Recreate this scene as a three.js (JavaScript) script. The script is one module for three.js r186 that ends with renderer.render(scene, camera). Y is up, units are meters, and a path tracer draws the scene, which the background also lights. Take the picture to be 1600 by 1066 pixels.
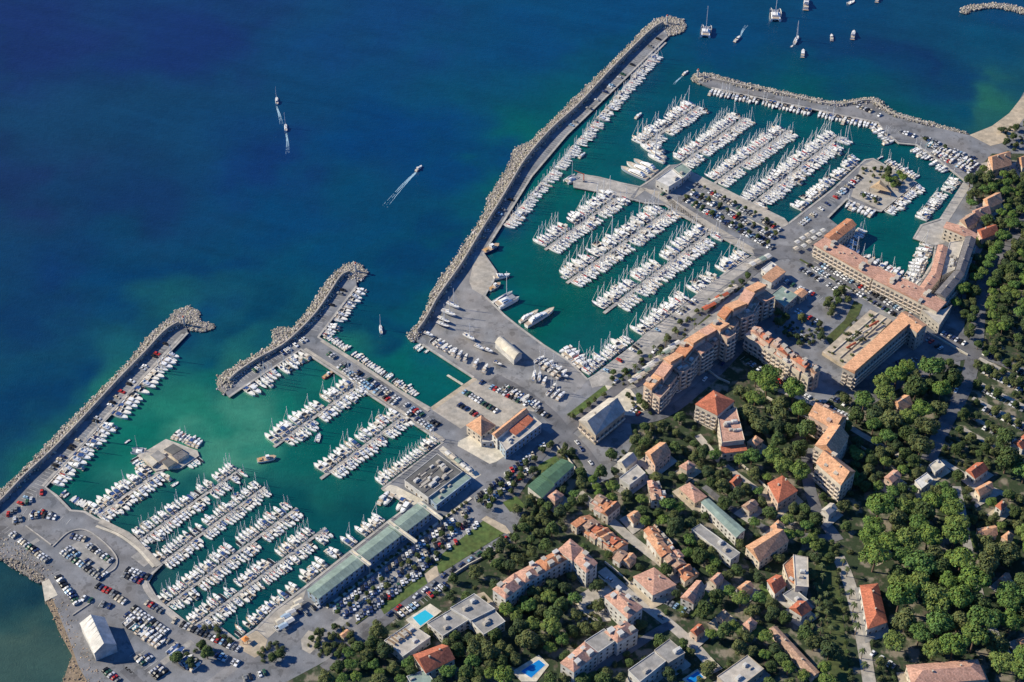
import * as THREE from 'three';
import { mergeGeometries } from 'three/addons/utils/BufferGeometryUtils.js';

// ---------- camera, sky, sun, exposure ----------
const scene = new THREE.Scene();
const HEIGHT = 735, PITCH = 42 * Math.PI / 180, FOCAL = 2700;            // aerial view from a helicopter, 735 m up
const EYE = new THREE.Vector3(0, HEIGHT, HEIGHT / Math.tan(PITCH));
const camera = new THREE.PerspectiveCamera(2 * Math.atan(533 / FOCAL) * 180 / Math.PI, 1024 / 682, 1, 9000);
camera.position.copy(EYE);
camera.rotation.set(-PITCH, 0, 0);
scene.add(camera);

const SUN_EL = 34 * Math.PI / 180, SUN_AZ = 12 * Math.PI / 180;
const SUN = new THREE.Vector3(-Math.cos(SUN_EL) * Math.cos(SUN_AZ), Math.sin(SUN_EL), -Math.cos(SUN_EL) * Math.sin(SUN_AZ));
// clear Mediterranean sky: deep blue overhead, paler towards the horizon, a soft brightening of the air round the sun
{
  const W = 256, H = 128, d = new Float32Array(W * H * 4), dir = new THREE.Vector3();
  for (let j = 0; j < H; j++) for (let i = 0; i < W; i++) {
    const lat = ((j + 0.5) / H - 0.5) * Math.PI, lon = ((i + 0.5) / W - 0.5) * 2 * Math.PI;
    dir.set(Math.cos(lat) * Math.cos(lon), Math.sin(lat), Math.cos(lat) * Math.sin(lon));
    const e = Math.max(0, dir.y), h = (1 - e) ** 3, c = Math.max(0, dir.dot(SUN)), halo = 0.35 * c ** 12 + 0.22 * c ** 3;
    d.set([0.13 + 0.30 * h + 0.5 * halo, 0.62 + 0.50 * h + 0.5 * halo, 2.05 + 0.40 * h + 0.45 * halo, 1], (j * W + i) * 4);
  }
  const t = new THREE.DataTexture(d, W, H, THREE.RGBAFormat, THREE.FloatType); t.mapping = THREE.EquirectangularReflectionMapping; t.magFilter = t.minFilter = THREE.LinearFilter; t.needsUpdate = true;
  scene.background = t; scene.environment = t; scene.environmentIntensity = 0.17;
}
const sun = new THREE.DirectionalLight(new THREE.Color(1, 0.90, 0.70), 5.0);
sun.name = 'sun';
sun.position.copy(SUN).multiplyScalar(1500);
sun.castShadow = true;
sun.shadow.mapSize.set(4096, 4096);
Object.assign(sun.shadow.camera, { left: -700, right: 700, top: 700, bottom: -700, near: 100, far: 3500 });
scene.add(sun);
const renderer = new THREE.WebGLRenderer({ antialias: true });
renderer.setSize(1024, 682);
renderer.toneMapping = THREE.LinearToneMapping;
renderer.toneMappingExposure = 1.36;
renderer.shadowMap.enabled = true;

// ---------- helpers ----------
function rng(seed) { let a = seed >>> 0; return () => { a = (a + 0x6D2B79F5) | 0; let t = Math.imul(a ^ (a >>> 15), 1 | a); t = (t + Math.imul(t ^ (t >>> 7), 61 | t)) ^ t; return ((t ^ (t >>> 14)) >>> 0) / 4294967296; }; }
const R = rng(7);
const rnd = (a, b, r = R) => a + (b - a) * r();
const pick = (arr, r = R) => arr[Math.floor(r() * arr.length) % arr.length];
const GROUND = 1.3;                                                        // quay and land level above the water
// survey: positions were measured on the aerial photograph (1600 x 1066); S() turns one into metres on the plane of height h
const CP = Math.cos(PITCH), SP = Math.sin(PITCH);
function S(px, py, h = GROUND) {
  const x = (px - 800) / FOCAL, y = -(py - 533) / FOCAL;
  const dy = y * CP - SP, dz = -y * SP - CP, t = (h - EYE.y) / dy;
  return new THREE.Vector3(x * t, h, EYE.z + dz * t);
}
function inv(v) {                                                         // metres back to survey coordinates
  const Y = v.y - EYE.y, Z = v.z - EYE.z, d = -Y * SP - Z * CP;
  return [800 + FOCAL * v.x / d, 533 - FOCAL * (Y * CP - Z * SP) / d];
}
const taken = {};
function numbered(n) { taken[n] = (taken[n] ?? -1) + 1; return taken[n] ? n + '_' + String(taken[n]).padStart(3, '0') : n; }
function tag(o, label, category, group) { o.userData.label = label; o.userData.category = category; if (group) o.userData.group = group; return o; }
function thing(name, label, category, group) { const g = new THREE.Group(); g.name = numbered(name); scene.add(g); return tag(g, label, category, group); }
function mesh(name, geo, m, parent) {
  const o = new THREE.Mesh(geo, m); o.name = parent ? name : numbered(name); o.castShadow = o.receiveShadow = true; (parent || scene).add(o); return o;
}
function struct(name, geo, m) { const o = mesh(name, geo, m); o.userData.kind = 'structure'; return o; }
const ORD = ['', 'first', 'second', 'third', 'fourth', 'fifth', 'sixth', 'seventh', 'eighth', 'ninth', 'tenth', 'eleventh', 'twelfth', 'thirteenth', 'fourteenth', 'fifteenth', 'sixteenth', 'seventeenth', 'eighteenth', 'nineteenth'];
function ordinal(n) {
  if (n < 20) return ORD[n];
  const tens = ['', '', 'twent', 'thirt', 'fort', 'fift', 'sixt', 'sevent', 'eight', 'ninet'][Math.floor(n / 10)], u = n % 10;
  if (n >= 100) return n + 'th';
  return u ? tens + 'y-' + ORD[u] : tens + 'ieth';
}
// noise
const perm = (() => { const r = rng(99), p = [...Array(256).keys()]; for (let i = 255; i > 0; i--) { const j = Math.floor(r() * (i + 1)); [p[i], p[j]] = [p[j], p[i]]; } return p; })();
function vnoise(x, y, wrap = 256) {
  const xi = Math.floor(x), yi = Math.floor(y), fx = x - xi, fy = y - yi, u = fx * fx * (3 - 2 * fx), v = fy * fy * (3 - 2 * fy);
  const h = (a, b) => perm[(perm[((a % wrap) + wrap) % wrap & 255] + (((b % wrap) + wrap) % wrap)) & 255] / 255;
  return (h(xi, yi) * (1 - u) + h(xi + 1, yi) * u) * (1 - v) + (h(xi, yi + 1) * (1 - u) + h(xi + 1, yi + 1) * u) * v;
}
function fbm(x, y, o = 4, wrap = 256) { let s = 0, a = 0.5, n = 0, f = 1; for (let i = 0; i < o; i++) { s += a * vnoise(x * f, y * f, wrap * f); n += a; a *= 0.5; f *= 2; } return s / n; }
function tex(w, h, fn, srgb = true) {
  const d = new Uint8Array(w * h * 4);
  for (let j = 0; j < h; j++) for (let i = 0; i < w; i++) { const c = fn(i / w, j / h, i, j), k = (j * w + i) * 4; d[k] = c[0] * 255; d[k + 1] = c[1] * 255; d[k + 2] = c[2] * 255; d[k + 3] = 255; }
  const t = new THREE.DataTexture(d, w, h); t.magFilter = THREE.LinearFilter; t.minFilter = THREE.LinearFilter; t.wrapS = t.wrapT = THREE.RepeatWrapping;
  if (srgb) t.colorSpace = THREE.SRGBColorSpace; t.needsUpdate = true; return t;
}
const cl = (v, a = 0, b = 1) => Math.min(b, Math.max(a, v));
// weathered grain: patches and specks around white, multiplied with the base colour
const grain = tex(512, 512, (u, v) => { const n = 0.62 + 0.33 * fbm(u * 8, v * 8, 5, 8) + 0.10 * vnoise(u * 128, v * 128, 128); const w = 0.03 * (fbm(u * 4 + 40, v * 4, 3, 4) - 0.5); return [cl(n + w), cl(n), cl(n - w)]; });
const asphaltTex = tex(1024, 1024, (u, v) => {
  let n = 0.60 + 0.34 * fbm(u * 10, v * 10, 5, 10) + 0.08 * vnoise(u * 256, v * 256, 256);
  const st = fbm(u * 22 + 9, v * 22, 3, 22); if (st > 0.66) n -= 0.10;
  const w = 0.06 * (fbm(u * 5, v * 5 + 31, 3, 5) - 0.5); return [cl(n + w), cl(n), cl(n - w)];
});
const soilTex = tex(1024, 1024, (u, v) => {
  const a = fbm(u * 16, v * 16, 5, 16), b = fbm(u * 40 + 7, v * 40, 3, 40);
  const g = [0.16, 0.22, 0.13], s = [0.48, 0.45, 0.40], d = [0.30, 0.28, 0.24];
  const k = cl((a - 0.54) * 6), m = cl((b - 0.5) * 4);
  return [0, 1, 2].map(i => cl((g[i] * (1 - m) + d[i] * m) * (1 - k) + s[i] * k + 0.05 * (vnoise(u * 200, v * 200, 200) - 0.5)));
});
const tileTex = tex(512, 512, (u, v, i, j) => {
  const n = 0.58 + 0.42 * fbm(u * 12, v * 12, 4, 12) + 0.20 * (vnoise(u * 64, v * 64, 64) - 0.5), l = (Math.floor(u * 96) % 2 ? 0.05 : -0.05);
  const w = 0.10 * (fbm(u * 24 + 3, v * 24, 2, 24) - 0.5); return [cl(n + l), cl(n + l - w * 0.6), cl(n + l - w)];
});
const grassTex = tex(512, 512, (u, v) => { const n = 0.55 + 0.4 * fbm(u * 14, v * 14, 5, 14), w = 0.16 * (fbm(u * 6, v * 6 + 4, 3, 6) - 0.4); return [cl(n + w), cl(n), cl(n * 0.9)]; });
const rep = (t, m) => { const c = t.clone(); c.repeat.set(1 / m, 1 / m); c.needsUpdate = true; return c; };
const T = { g6: rep(grain, 6), g20: rep(grain, 20), g60: rep(grain, 60), asph: rep(asphaltTex, 70), soil: rep(soilTex, 90), tile: rep(tileTex, 9), grass: rep(grassTex, 24) };
function mat(r, g, b, rough = 0.85, map = null, extra = {}) { const m = new THREE.MeshStandardMaterial({ roughness: rough, map, side: THREE.DoubleSide, ...extra }); m.color.setRGB(r, g, b); return m; }
const M = {
  asphalt: mat(0.275, 0.28, 0.30, 0.95, T.asph), road: mat(0.20, 0.20, 0.215, 0.95, T.asph), dark: mat(0.12, 0.12, 0.135, 0.95, T.asph),
  yard: mat(0.33, 0.325, 0.33, 0.95, T.asph), paving: mat(0.52, 0.475, 0.41, 0.9, T.g20), pale: mat(0.78, 0.71, 0.58, 0.9, T.g20), concrete: mat(0.52, 0.49, 0.45, 0.9, T.g20),
  soil: mat(1, 1, 1, 1, T.soil), sand: mat(0.60, 0.50, 0.37, 0.95, T.g20), grass: mat(0.13, 0.205, 0.065, 1, T.grass), scrub: mat(0.10, 0.135, 0.05, 1, T.grass), rockbase: mat(0.32, 0.29, 0.25, 1, T.g6),
  white: mat(0.80, 0.78, 0.74, 0.7, T.g20), cream: mat(0.80, 0.70, 0.57, 0.85, T.g20), ochre: mat(0.82, 0.63, 0.49, 0.85, T.g20), pink: mat(0.78, 0.57, 0.46, 0.85, T.g20), beige: mat(0.62, 0.52, 0.40, 0.9, T.g20), stone: mat(0.55, 0.50, 0.44, 0.9, T.g20),
  tile: mat(0.68, 0.30, 0.16, 0.9, T.tile), tilepink: mat(0.74, 0.42, 0.31, 0.9, T.tile), tilered: mat(0.64, 0.20, 0.11, 0.9, T.tile), tileold: mat(0.56, 0.36, 0.26, 0.9, T.tile), tileorange: mat(0.84, 0.46, 0.27, 0.9, T.tile),
  flat: mat(0.40, 0.385, 0.365, 0.95, T.g20), flatdark: mat(0.17, 0.17, 0.165, 0.95, T.g20), flatpale: mat(0.62, 0.57, 0.50, 0.95, T.g20), greenroof: mat(0.30, 0.40, 0.35, 0.8, T.g20), greendark: mat(0.085, 0.19, 0.115, 0.8, T.g20), slate: mat(0.22, 0.21, 0.22, 0.85, T.tile),
  glass: mat(0.03, 0.045, 0.06, 0.12), metal: mat(0.55, 0.56, 0.58, 0.4, null, { metalness: 0.3 }), pool: mat(0.03, 0.42, 0.58, 0.12), poolblue: mat(0.01, 0.19, 0.52, 0.12), foam: mat(0.30, 0.46, 0.56, 0.9), rust: mat(0.42, 0.10, 0.05, 0.8), wood: mat(0.36, 0.25, 0.16, 0.9, T.g6), trunk: mat(0.16, 0.11, 0.075, 1), shed: mat(0.74, 0.72, 0.68, 0.7, T.g20), bluewhite: mat(0.45, 0.58, 0.72, 0.6, T.g20),
};
const VC = new THREE.MeshStandardMaterial({ vertexColors: true, roughness: 0.38, side: THREE.DoubleSide });
const VCM = new THREE.MeshStandardMaterial({ vertexColors: true, roughness: 0.8, side: THREE.DoubleSide });
// geometry from triangles with metre uv
function tri(list, mapper) {
  const p = new Float32Array(list.length * 3), uv = new Float32Array(list.length * 2), a = new THREE.Vector3(), b = new THREE.Vector3();
  for (let i = 0; i < list.length; i += 3) {
    a.subVectors(list[i + 1], list[i]); b.subVectors(list[i + 2], list[i]); a.cross(b).normalize();
    const flat = Math.abs(a.y) > 0.25, hx = Math.abs(a.x) > Math.abs(a.z);
    for (let k = 0; k < 3; k++) { const v = list[i + k]; v.toArray(p, (i + k) * 3); uv[(i + k) * 2] = flat ? v.x : hx ? v.z : v.x; uv[(i + k) * 2 + 1] = flat ? v.z : v.y; }
  }
  const g = new THREE.BufferGeometry(); g.setAttribute('position', new THREE.BufferAttribute(p, 3)); g.setAttribute('uv', new THREE.BufferAttribute(uv, 2)); g.computeVertexNormals(); return g;
}
const V = (x, y, z) => new THREE.Vector3(x, y, z);
function ccw(pts) { let a = 0; for (let i = 0; i < pts.length; i++) { const p = pts[i], q = pts[(i + 1) % pts.length]; a += p.x * q.z - q.x * p.z; } return a < 0 ? pts : [...pts].reverse(); }   // seen from above
function prism(pts, y0, y1, { bottom = false, top = true } = {}) {
  pts = ccw(pts); const out = [], n = pts.length;
  const c2 = pts.map(p => new THREE.Vector2(p.x, p.z));
  if (top || bottom) for (const f of THREE.ShapeUtils.triangulateShape(c2, [])) {
    if (top) out.push(...f.map(i => V(pts[i].x, y1, pts[i].z)).reverse());
    if (bottom) out.push(...f.map(i => V(pts[i].x, y0, pts[i].z)));
  }
  for (let i = 0; i < n; i++) { const p = pts[i], q = pts[(i + 1) % n]; const a = V(p.x, y0, p.z), b = V(q.x, y0, q.z), c = V(q.x, y1, q.z), d = V(p.x, y1, p.z); out.push(a, b, c, a, c, d); }
  return tri(out);
}
const at = (list, h = GROUND) => list.map(([x, y]) => S(x, y, h));
let level = 0;
const blocked = [];       // footprints and lawns, in metres, that trees keep clear of
function sheet(name, list, m, lift = null) { level += 1; const y = GROUND + (lift ?? 0.01 + level * 0.004); if (name === 'lawn') blocked.push(at(list).map(v => [v.x, v.z])); return struct(name, tri(flatTris(at(list, y), y)), m); }
function flatTris(pts, y) { pts = ccw(pts); const out = []; for (const f of THREE.ShapeUtils.triangulateShape(pts.map(p => new THREE.Vector2(p.x, p.z)), [])) out.push(...f.map(i => V(pts[i].x, y, pts[i].z)).reverse()); return out; }
function smooth(pts, n = 4, closed = false) { const c = new THREE.CatmullRomCurve3(pts, closed, 'centripetal'); return c.getPoints(pts.length * n); }
function ribbonTris(pts, w, y) {
  const out = [], L = [], Rr = [];
  for (let i = 0; i < pts.length; i++) { const a = pts[Math.max(0, i - 1)], b = pts[Math.min(pts.length - 1, i + 1)], d = V(b.x - a.x, 0, b.z - a.z).normalize(), ww = Array.isArray(w) ? w[0] + (w[1] - w[0]) * i / (pts.length - 1) : w; L.push(V(pts[i].x - d.z * ww / 2, y, pts[i].z + d.x * ww / 2)); Rr.push(V(pts[i].x + d.z * ww / 2, y, pts[i].z - d.x * ww / 2)); }
  for (let i = 0; i + 1 < pts.length; i++) out.push(L[i], Rr[i + 1], Rr[i], L[i], L[i + 1], Rr[i + 1]);
  return out;
}
function ribbon(name, list, w, m) { level += 1; const y = GROUND + 0.01 + level * 0.004; return struct(name, tri(ribbonTris(smooth(at(list, y)), w, y)), m); }
// a kerb or low wall along a line: solid of width w between y0 and y1
function wallGeo(pts, w, y0, y1) {
  const L = [], Q = [], out = [];
  for (let i = 0; i < pts.length; i++) { const a = pts[Math.max(0, i - 1)], b = pts[Math.min(pts.length - 1, i + 1)], d = V(b.x - a.x, 0, b.z - a.z).normalize(); L.push([pts[i].x - d.z * w / 2, pts[i].z + d.x * w / 2]); Q.push([pts[i].x + d.z * w / 2, pts[i].z - d.x * w / 2]); }
  const quad = (a, b, c, d) => out.push(a, b, c, a, c, d), n = pts.length;
  for (let i = 0; i + 1 < n; i++) {
    const l0 = L[i], l1 = L[i + 1], q0 = Q[i], q1 = Q[i + 1];
    quad(V(l0[0], y1, l0[1]), V(l1[0], y1, l1[1]), V(q1[0], y1, q1[1]), V(q0[0], y1, q0[1]));
    quad(V(l0[0], y0, l0[1]), V(l1[0], y0, l1[1]), V(l1[0], y1, l1[1]), V(l0[0], y1, l0[1]));
    quad(V(q1[0], y0, q1[1]), V(q0[0], y0, q0[1]), V(q0[0], y1, q0[1]), V(q1[0], y1, q1[1]));
  }
  for (const i of [0, n - 1]) quad(V(L[i][0], y0, L[i][1]), V(Q[i][0], y0, Q[i][1]), V(Q[i][0], y1, Q[i][1]), V(L[i][0], y1, L[i][1]));
  return tri(out);
}
// vertex-coloured pieces
function paint(g, c) { g = g.index ? g.toNonIndexed() : g; const n = g.attributes.position.count, a = new Float32Array(n * 3); for (let i = 0; i < n; i++) a.set(c, i * 3); g.setAttribute('color', new THREE.BufferAttribute(a, 3)); g.deleteAttribute('uv'); return g; }
function box(w, h, d, x = 0, y = 0, z = 0, c = null, ry = 0, rz = 0) { const g = new THREE.BoxGeometry(w, h, d); if (rz) g.rotateZ(rz); if (ry) g.rotateY(ry); g.translate(x, y, z); return c ? paint(g, c) : g; }
// lofted solid: sections [x, halfWidth, y0, y1, topWidthFactor]
function loft(secs, c) {
  const out = [], P = secs.map(([x, w, y0, y1, f = 1]) => [V(x, y0, -w), V(x, y1, -w * f), V(x, y1, w * f), V(x, y0, w)]);
  const q = (a, b, c2, d) => out.push(a, b, c2, a, c2, d);
  for (let i = 0; i + 1 < P.length; i++) for (let k = 0; k < 4; k++) q(P[i][k], P[i + 1][k], P[i + 1][(k + 1) % 4], P[i][(k + 1) % 4]);
  q(P[0][0], P[0][1], P[0][2], P[0][3]); const e = P[P.length - 1]; q(e[3], e[2], e[1], e[0]);
  return paint(tri(out), c);
}
function inPoly(x, y, p) { let c = false; for (let i = 0, j = p.length - 1; i < p.length; j = i++) if ((p[i][1] > y) !== (p[j][1] > y) && x < (p[j][0] - p[i][0]) * (y - p[i][1]) / (p[j][1] - p[i][1]) + p[i][0]) c = !c; return c; }
// ---------- water ----------
{
  // what the seabed and the suspended sand give the water: sand, seagrass meadow, silt in the basins, deep offshore water
  const soundings = [[50, 50, 27, 52, 108], [300, 50, 24, 55, 112], [600, 50, 15, 75, 122], [850, 50, 5, 82, 125], [1000, 20, 2, 80, 120], [1150, 60, 2, 78, 115], [1300, 30, 5, 75, 112], [1350, 95, 10, 62, 102], [1420, 90, 14, 56, 100], [1300, 80, 10, 64, 104], [1500, 110, 8, 66, 104], [1570, 60, 8, 85, 110], [1580, 20, 12, 78, 115], [1480, 170, 0, 85, 105], [1300, 130, 0, 82, 105], [1540, 188, 40, 100, 95], [1572, 152, 45, 115, 95], [0, 300, 24, 54, 100], [200, 300, 16, 58, 104], [420, 250, 14, 62, 116], [600, 200, 0, 72, 122], [700, 250, 0, 74, 118], [400, 320, 2, 76, 116], [300, 420, 2, 72, 112], [100, 420, 10, 62, 108], [0, 500, 8, 60, 102], [0, 650, 2, 62, 100], [100, 600, 0, 68, 105], [200, 450, 0, 70, 110], [450, 400, 0, 84, 112], [550, 350, 0, 80, 114], [620, 420, 0, 78, 105], [680, 380, 0, 72, 108], [420, 480, 0, 72, 100], [330, 560, 0, 88, 105], [300, 600, 10, 110, 105], [350, 650, 74, 152, 132], [300, 680, 80, 156, 134], [380, 690, 92, 158, 136], [330, 665, 70, 150, 128], [270, 650, 34, 132, 112], [400, 668, 50, 138, 120], [200, 690, 8, 115, 100], [130, 760, 0, 100, 92], [450, 640, 8, 120, 105], [400, 760, 0, 82, 85], [500, 680, 5, 105, 98], [560, 660, 0, 105, 95], [600, 690, 0, 92, 90], [530, 790, 0, 78, 85], [450, 760, 0, 80, 84], [300, 830, 0, 85, 88], [400, 900, 0, 78, 84], [350, 970, 0, 75, 80], [600, 500, 0, 65, 100], [560, 540, 0, 70, 100], [612, 525, 5, 108, 110], [640, 560, 0, 105, 100], [680, 600, 0, 95, 95], [640, 480, 0, 95, 110], [800, 420, 0, 95, 92], [850, 330, 0, 98, 95], [880, 450, 0, 92, 88], [900, 500, 0, 95, 85], [950, 200, 0, 92, 100], [1020, 150, 0, 85, 105], [900, 240, 0, 98, 98], [1150, 160, 0, 85, 98], [1250, 190, 0, 85, 90], [1350, 210, 0, 85, 90], [1250, 330, 0, 80, 90], [1400, 350, 0, 92, 92], [1450, 300, 0, 85, 92], [1420, 420, 0, 90, 85], [10, 920, 4, 58, 76], [40, 960, 14, 60, 72], [40, 1030, 78, 98, 88], [90, 1040, 72, 98, 92], [0, 1066, 68, 92, 86], [20, 990, 45, 84, 84], [70, 1000, 60, 92, 88], [60, 930, 0, 64, 78], [0, 890, 0, 70, 82]];
  const lin = c => { c /= 255; return c <= 0.04045 ? c / 12.92 : ((c + 0.055) / 1.055) ** 2.4; };
  const K = 0.60, pts = soundings.map(([x, y, r, g, b]) => { const p = S(x, y, 0); const off = b > 104 && g < 92 ? 0.9 : 1; return [p.x, p.z, lin(r) * K * off, lin(g) * K * (g > b - 12 ? 1.1 : 0.98 * off), lin(b) * K * 0.98]; });
  const W = 1280, H = 1080, X0 = -520, X1 = 520, Z0 = -540, Z1 = 340, toS = c => c <= 0.0031308 ? c * 12.92 : 1.055 * c ** (1 / 2.4) - 0.055;
  const GW = 321, GH = 271, grid = new Float32Array(GW * GH * 3);
  for (let j = 0; j < GH; j++) for (let i = 0; i < GW; i++) {
    const x = X0 + (X1 - X0) * i / (GW - 1), z = Z0 + (Z1 - Z0) * j / (GH - 1);
    const wx = x + 120 * (fbm(x / 40 + 20, z / 40, 5) - 0.5), wz = z + 120 * (fbm(x / 55, z / 55 + 77, 4) - 0.5);
    let sw = 0, r = 0, g = 0, b = 0;
    for (const p of pts) { const d2 = (p[0] - wx) ** 2 + (p[1] - wz) ** 2 + 60, w = 1 / (d2 * Math.sqrt(d2)); sw += w; r += w * p[2]; g += w * p[3]; b += w * p[4]; }
    grid.set([r / sw, g / sw, b / sw], (j * GW + i) * 3);
  }
  const map = tex(W, H, (u, v) => {
    const gx = cl(u * (GW - 1), 0, GW - 1.001), gz = cl(v * (GH - 1), 0, GH - 1.001), i = Math.floor(gx), j = Math.floor(gz), fx = gx - i, fz = gz - j, c = [];
    for (let k = 0; k < 3; k++) { const q = (a, b2) => grid[(b2 * GW + a) * 3 + k]; c.push((q(i, j) * (1 - fx) + q(i + 1, j) * fx) * (1 - fz) + (q(i, j + 1) * (1 - fx) + q(i + 1, j + 1) * fx) * fz); }
    const x = X0 + (X1 - X0) * u, z = Z0 + (Z1 - Z0) * v, n = 1 + 0.30 * (fbm(x / 26 + 5, z / 16, 4) - 0.5) + 0.16 * (vnoise(x / 3 + 9, z / 1.6) - 0.5) + 0.22 * (fbm((x + z * 0.4) / 120 + 3, (z - x * 0.4) / 10, 3) - 0.5);
    return c.map(q => cl(toS(q * n)));
  });
  map.wrapS = map.wrapT = THREE.ClampToEdgeWrapping;
  const ripple = rep(tex(512, 512, (u, v) => { const n = 0.5 * fbm(u * 16, v * 26, 4, 16) + 0.5 * vnoise(u * 60 + 7 * fbm(u * 8, v * 8, 2, 8), v * 110, 60); return [n, n, n]; }, false), 1);
  ripple.repeat.set(26, 22);
  const m = new THREE.MeshStandardMaterial({ map, roughness: 0.22, bumpMap: ripple, bumpScale: 0.2 });
  const B = 4500, xs = [-B, X0, X1, B], zs = [-B, Z0, Z1, B], list = [];
  for (let i = 0; i < 3; i++) for (let j = 0; j < 3; j++) { const a = V(xs[i], 0, zs[j]), b = V(xs[i], 0, zs[j + 1]), c = V(xs[i + 1], 0, zs[j + 1]), d = V(xs[i + 1], 0, zs[j]); list.push(a, b, c, a, c, d); }
  const g = tri(list), uv = g.attributes.uv;
  for (let i = 0; i < uv.count; i++) uv.setXY(i, (uv.getX(i) - X0) / (X1 - X0), (uv.getY(i) - Z0) / (Z1 - Z0));
  struct('sea_water', g, m);
}
// ---------- land ----------
const LAND = [[-60, 880], [-60, 745], [0, 778], [40, 742], [85, 700], [135, 655], [190, 590], [228, 545], [262, 512], [290, 503], [293, 520], [155, 666], [70, 761], [88, 775], [110, 798], [132, 800], [150, 811], [175, 821], [200, 833], [230, 861], [252, 883], [238, 896], [230, 911], [242, 932], [252, 943], [300, 981], [322, 967], [337, 976], [371, 1002], [400, 983], [430, 953], [475, 919], [607, 815], [640, 790], [597, 764], [692, 692], [570, 612], [470, 546], [375, 608], [358, 620], [345, 606], [372, 580], [426, 550], [452, 527], [480, 500], [510, 460], [535, 428], [556, 428], [557, 447], [497, 527], [562, 568], [625, 611], [672, 638], [740, 590], [660, 538], [648, 530], [655, 512], [672, 485], [690, 455], [716, 412], [750, 360], [780, 312], [800, 283], [815, 255], [850, 214], [900, 164], [960, 100], [1020, 44], [1040, 42], [1043, 57], [981, 118], [885, 211], [830, 276], [781, 355], [755, 396], [775, 425], [770, 440], [757, 462], [787, 492], [812, 512], [850, 540], [890, 565], [918, 593], [955, 572], [1010, 522], [1050, 495], [1100, 452], [1140, 422], [1178, 399], [1112, 362], [1057, 332], [1040, 320], [1010, 317], [990, 312], [965, 305], [897, 292], [897, 282], [903, 272], [935, 277], [970, 286], [1000, 292], [1016, 282], [1047, 258], [1062, 256], [1078, 268], [1125, 292], [1170, 315], [1225, 342], [1233, 349], [1300, 297], [1352, 250], [1364, 248], [1395, 265], [1432, 285], [1376, 330], [1350, 325], [1324, 310], [1294, 340], [1336, 372], [1310, 396], [1352, 418], [1378, 428], [1420, 451], [1434, 448], [1458, 410], [1462, 384], [1428, 372], [1440, 352], [1470, 342], [1508, 283], [1487, 266], [1450, 238], [1432, 226], [1405, 224], [1380, 203], [1372, 191], [1325, 182], [1300, 176], [1250, 166], [1200, 153], [1112, 137], [1090, 128], [1095, 121], [1150, 132], [1200, 143], [1307, 165], [1360, 158], [1374, 162], [1380, 171], [1397, 180], [1450, 195], [1500, 208], [1515, 211], [1550, 197], [1577, 177], [1592, 158], [1620, 110], [1700, 40], [2100, -60], [2600, 400], [2400, 1500], [400, 1600], [120, 1180], [150, 1090], [122, 1040], [108, 1000], [95, 968], [84, 940], [72, 915], [70, 900], [20, 872]];
const landPts = at(LAND);
struct('quay_ground', prism(landPts, -4, GROUND), M.asphalt);
// quay copings: pale concrete edge along each waterfront
const COPE = [[[293, 520], [155, 666], [70, 761], [88, 775], [110, 798], [132, 800], [150, 811], [175, 821], [200, 833], [230, 861], [252, 883], [238, 896], [230, 911], [242, 932], [252, 943], [300, 981], [322, 967], [337, 976], [371, 1002], [400, 983], [430, 953], [475, 919], [607, 815], [640, 790], [597, 764], [692, 692], [570, 612], [470, 546], [375, 608], [358, 620]], [[557, 447], [497, 527], [562, 568], [625, 611], [672, 638]], [[740, 590], [660, 538]], [[1043, 57], [981, 118], [885, 211], [830, 276], [781, 355], [755, 396], [775, 425], [770, 440], [757, 462], [787, 492], [812, 512], [850, 540], [890, 565], [918, 593], [955, 572], [1010, 522], [1050, 495], [1100, 452], [1140, 422], [1178, 399], [1112, 362], [1057, 332], [1040, 320], [1010, 317], [990, 312], [965, 305], [897, 292], [897, 282], [903, 272], [935, 277], [970, 286], [1000, 292], [1016, 282], [1047, 258]], [[1062, 256], [1078, 268], [1125, 292], [1170, 315], [1225, 342], [1233, 349], [1300, 297], [1352, 250], [1364, 248], [1395, 265], [1432, 285], [1376, 330], [1350, 325], [1324, 310], [1294, 340]], [[1434, 448], [1458, 410], [1462, 384], [1428, 372], [1440, 352], [1470, 342], [1508, 283], [1487, 266], [1450, 238], [1432, 226], [1405, 224], [1380, 203], [1372, 191], [1325, 182], [1250, 166], [1112, 137]]];
for (const c of COPE) struct('quay_coping', wallGeo(at(c), 1.5, GROUND - 0.5, GROUND + 0.14), M.concrete);

// ground sheets
sheet('garden_ground', [[430, 1075], [505, 1035], [560, 1000], [600, 972], [640, 945], [676, 912], [740, 868], [800, 835], [818, 800], [800, 775], [838, 740], [880, 700], [905, 712], [925, 760], [960, 745], [990, 690], [985, 660], [1020, 650], [1090, 610], [1160, 545], [1190, 560], [1255, 615], [1290, 630], [1310, 610], [1340, 612], [1440, 545], [1500, 572], [1508, 500], [1510, 440], [1540, 380], [1530, 330], [1520, 290], [1530, 262], [1550, 240], [1600, 240], [2000, 200], [2400, 500], [2300, 1400], [400, 1500]], M.soil);
sheet('boatyard_apron', [[672, 490], [700, 455], [725, 420], [757, 462], [787, 492], [850, 540], [918, 593], [880, 640], [850, 650], [800, 612], [740, 588], [660, 536], [655, 520]], M.yard);
sheet('boatyard_quay_pad', [[742, 400], [757, 400], [773, 425], [768, 440], [755, 462], [738, 452], [733, 440]], M.paving);
sheet('beach_car_park', [[674, 640], [740, 592], [800, 615], [845, 645], [815, 640], [770, 676], [735, 660], [720, 670]], M.paving);
sheet('beach', [[672, 637], [740, 590], [746, 593], [678, 641]], M.sand);
sheet('harbour_plaza', [[716, 690], [735, 680], [752, 690], [772, 690], [790, 712], [775, 722], [765, 725], [735, 708], [715, 697]], M.pale);
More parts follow.
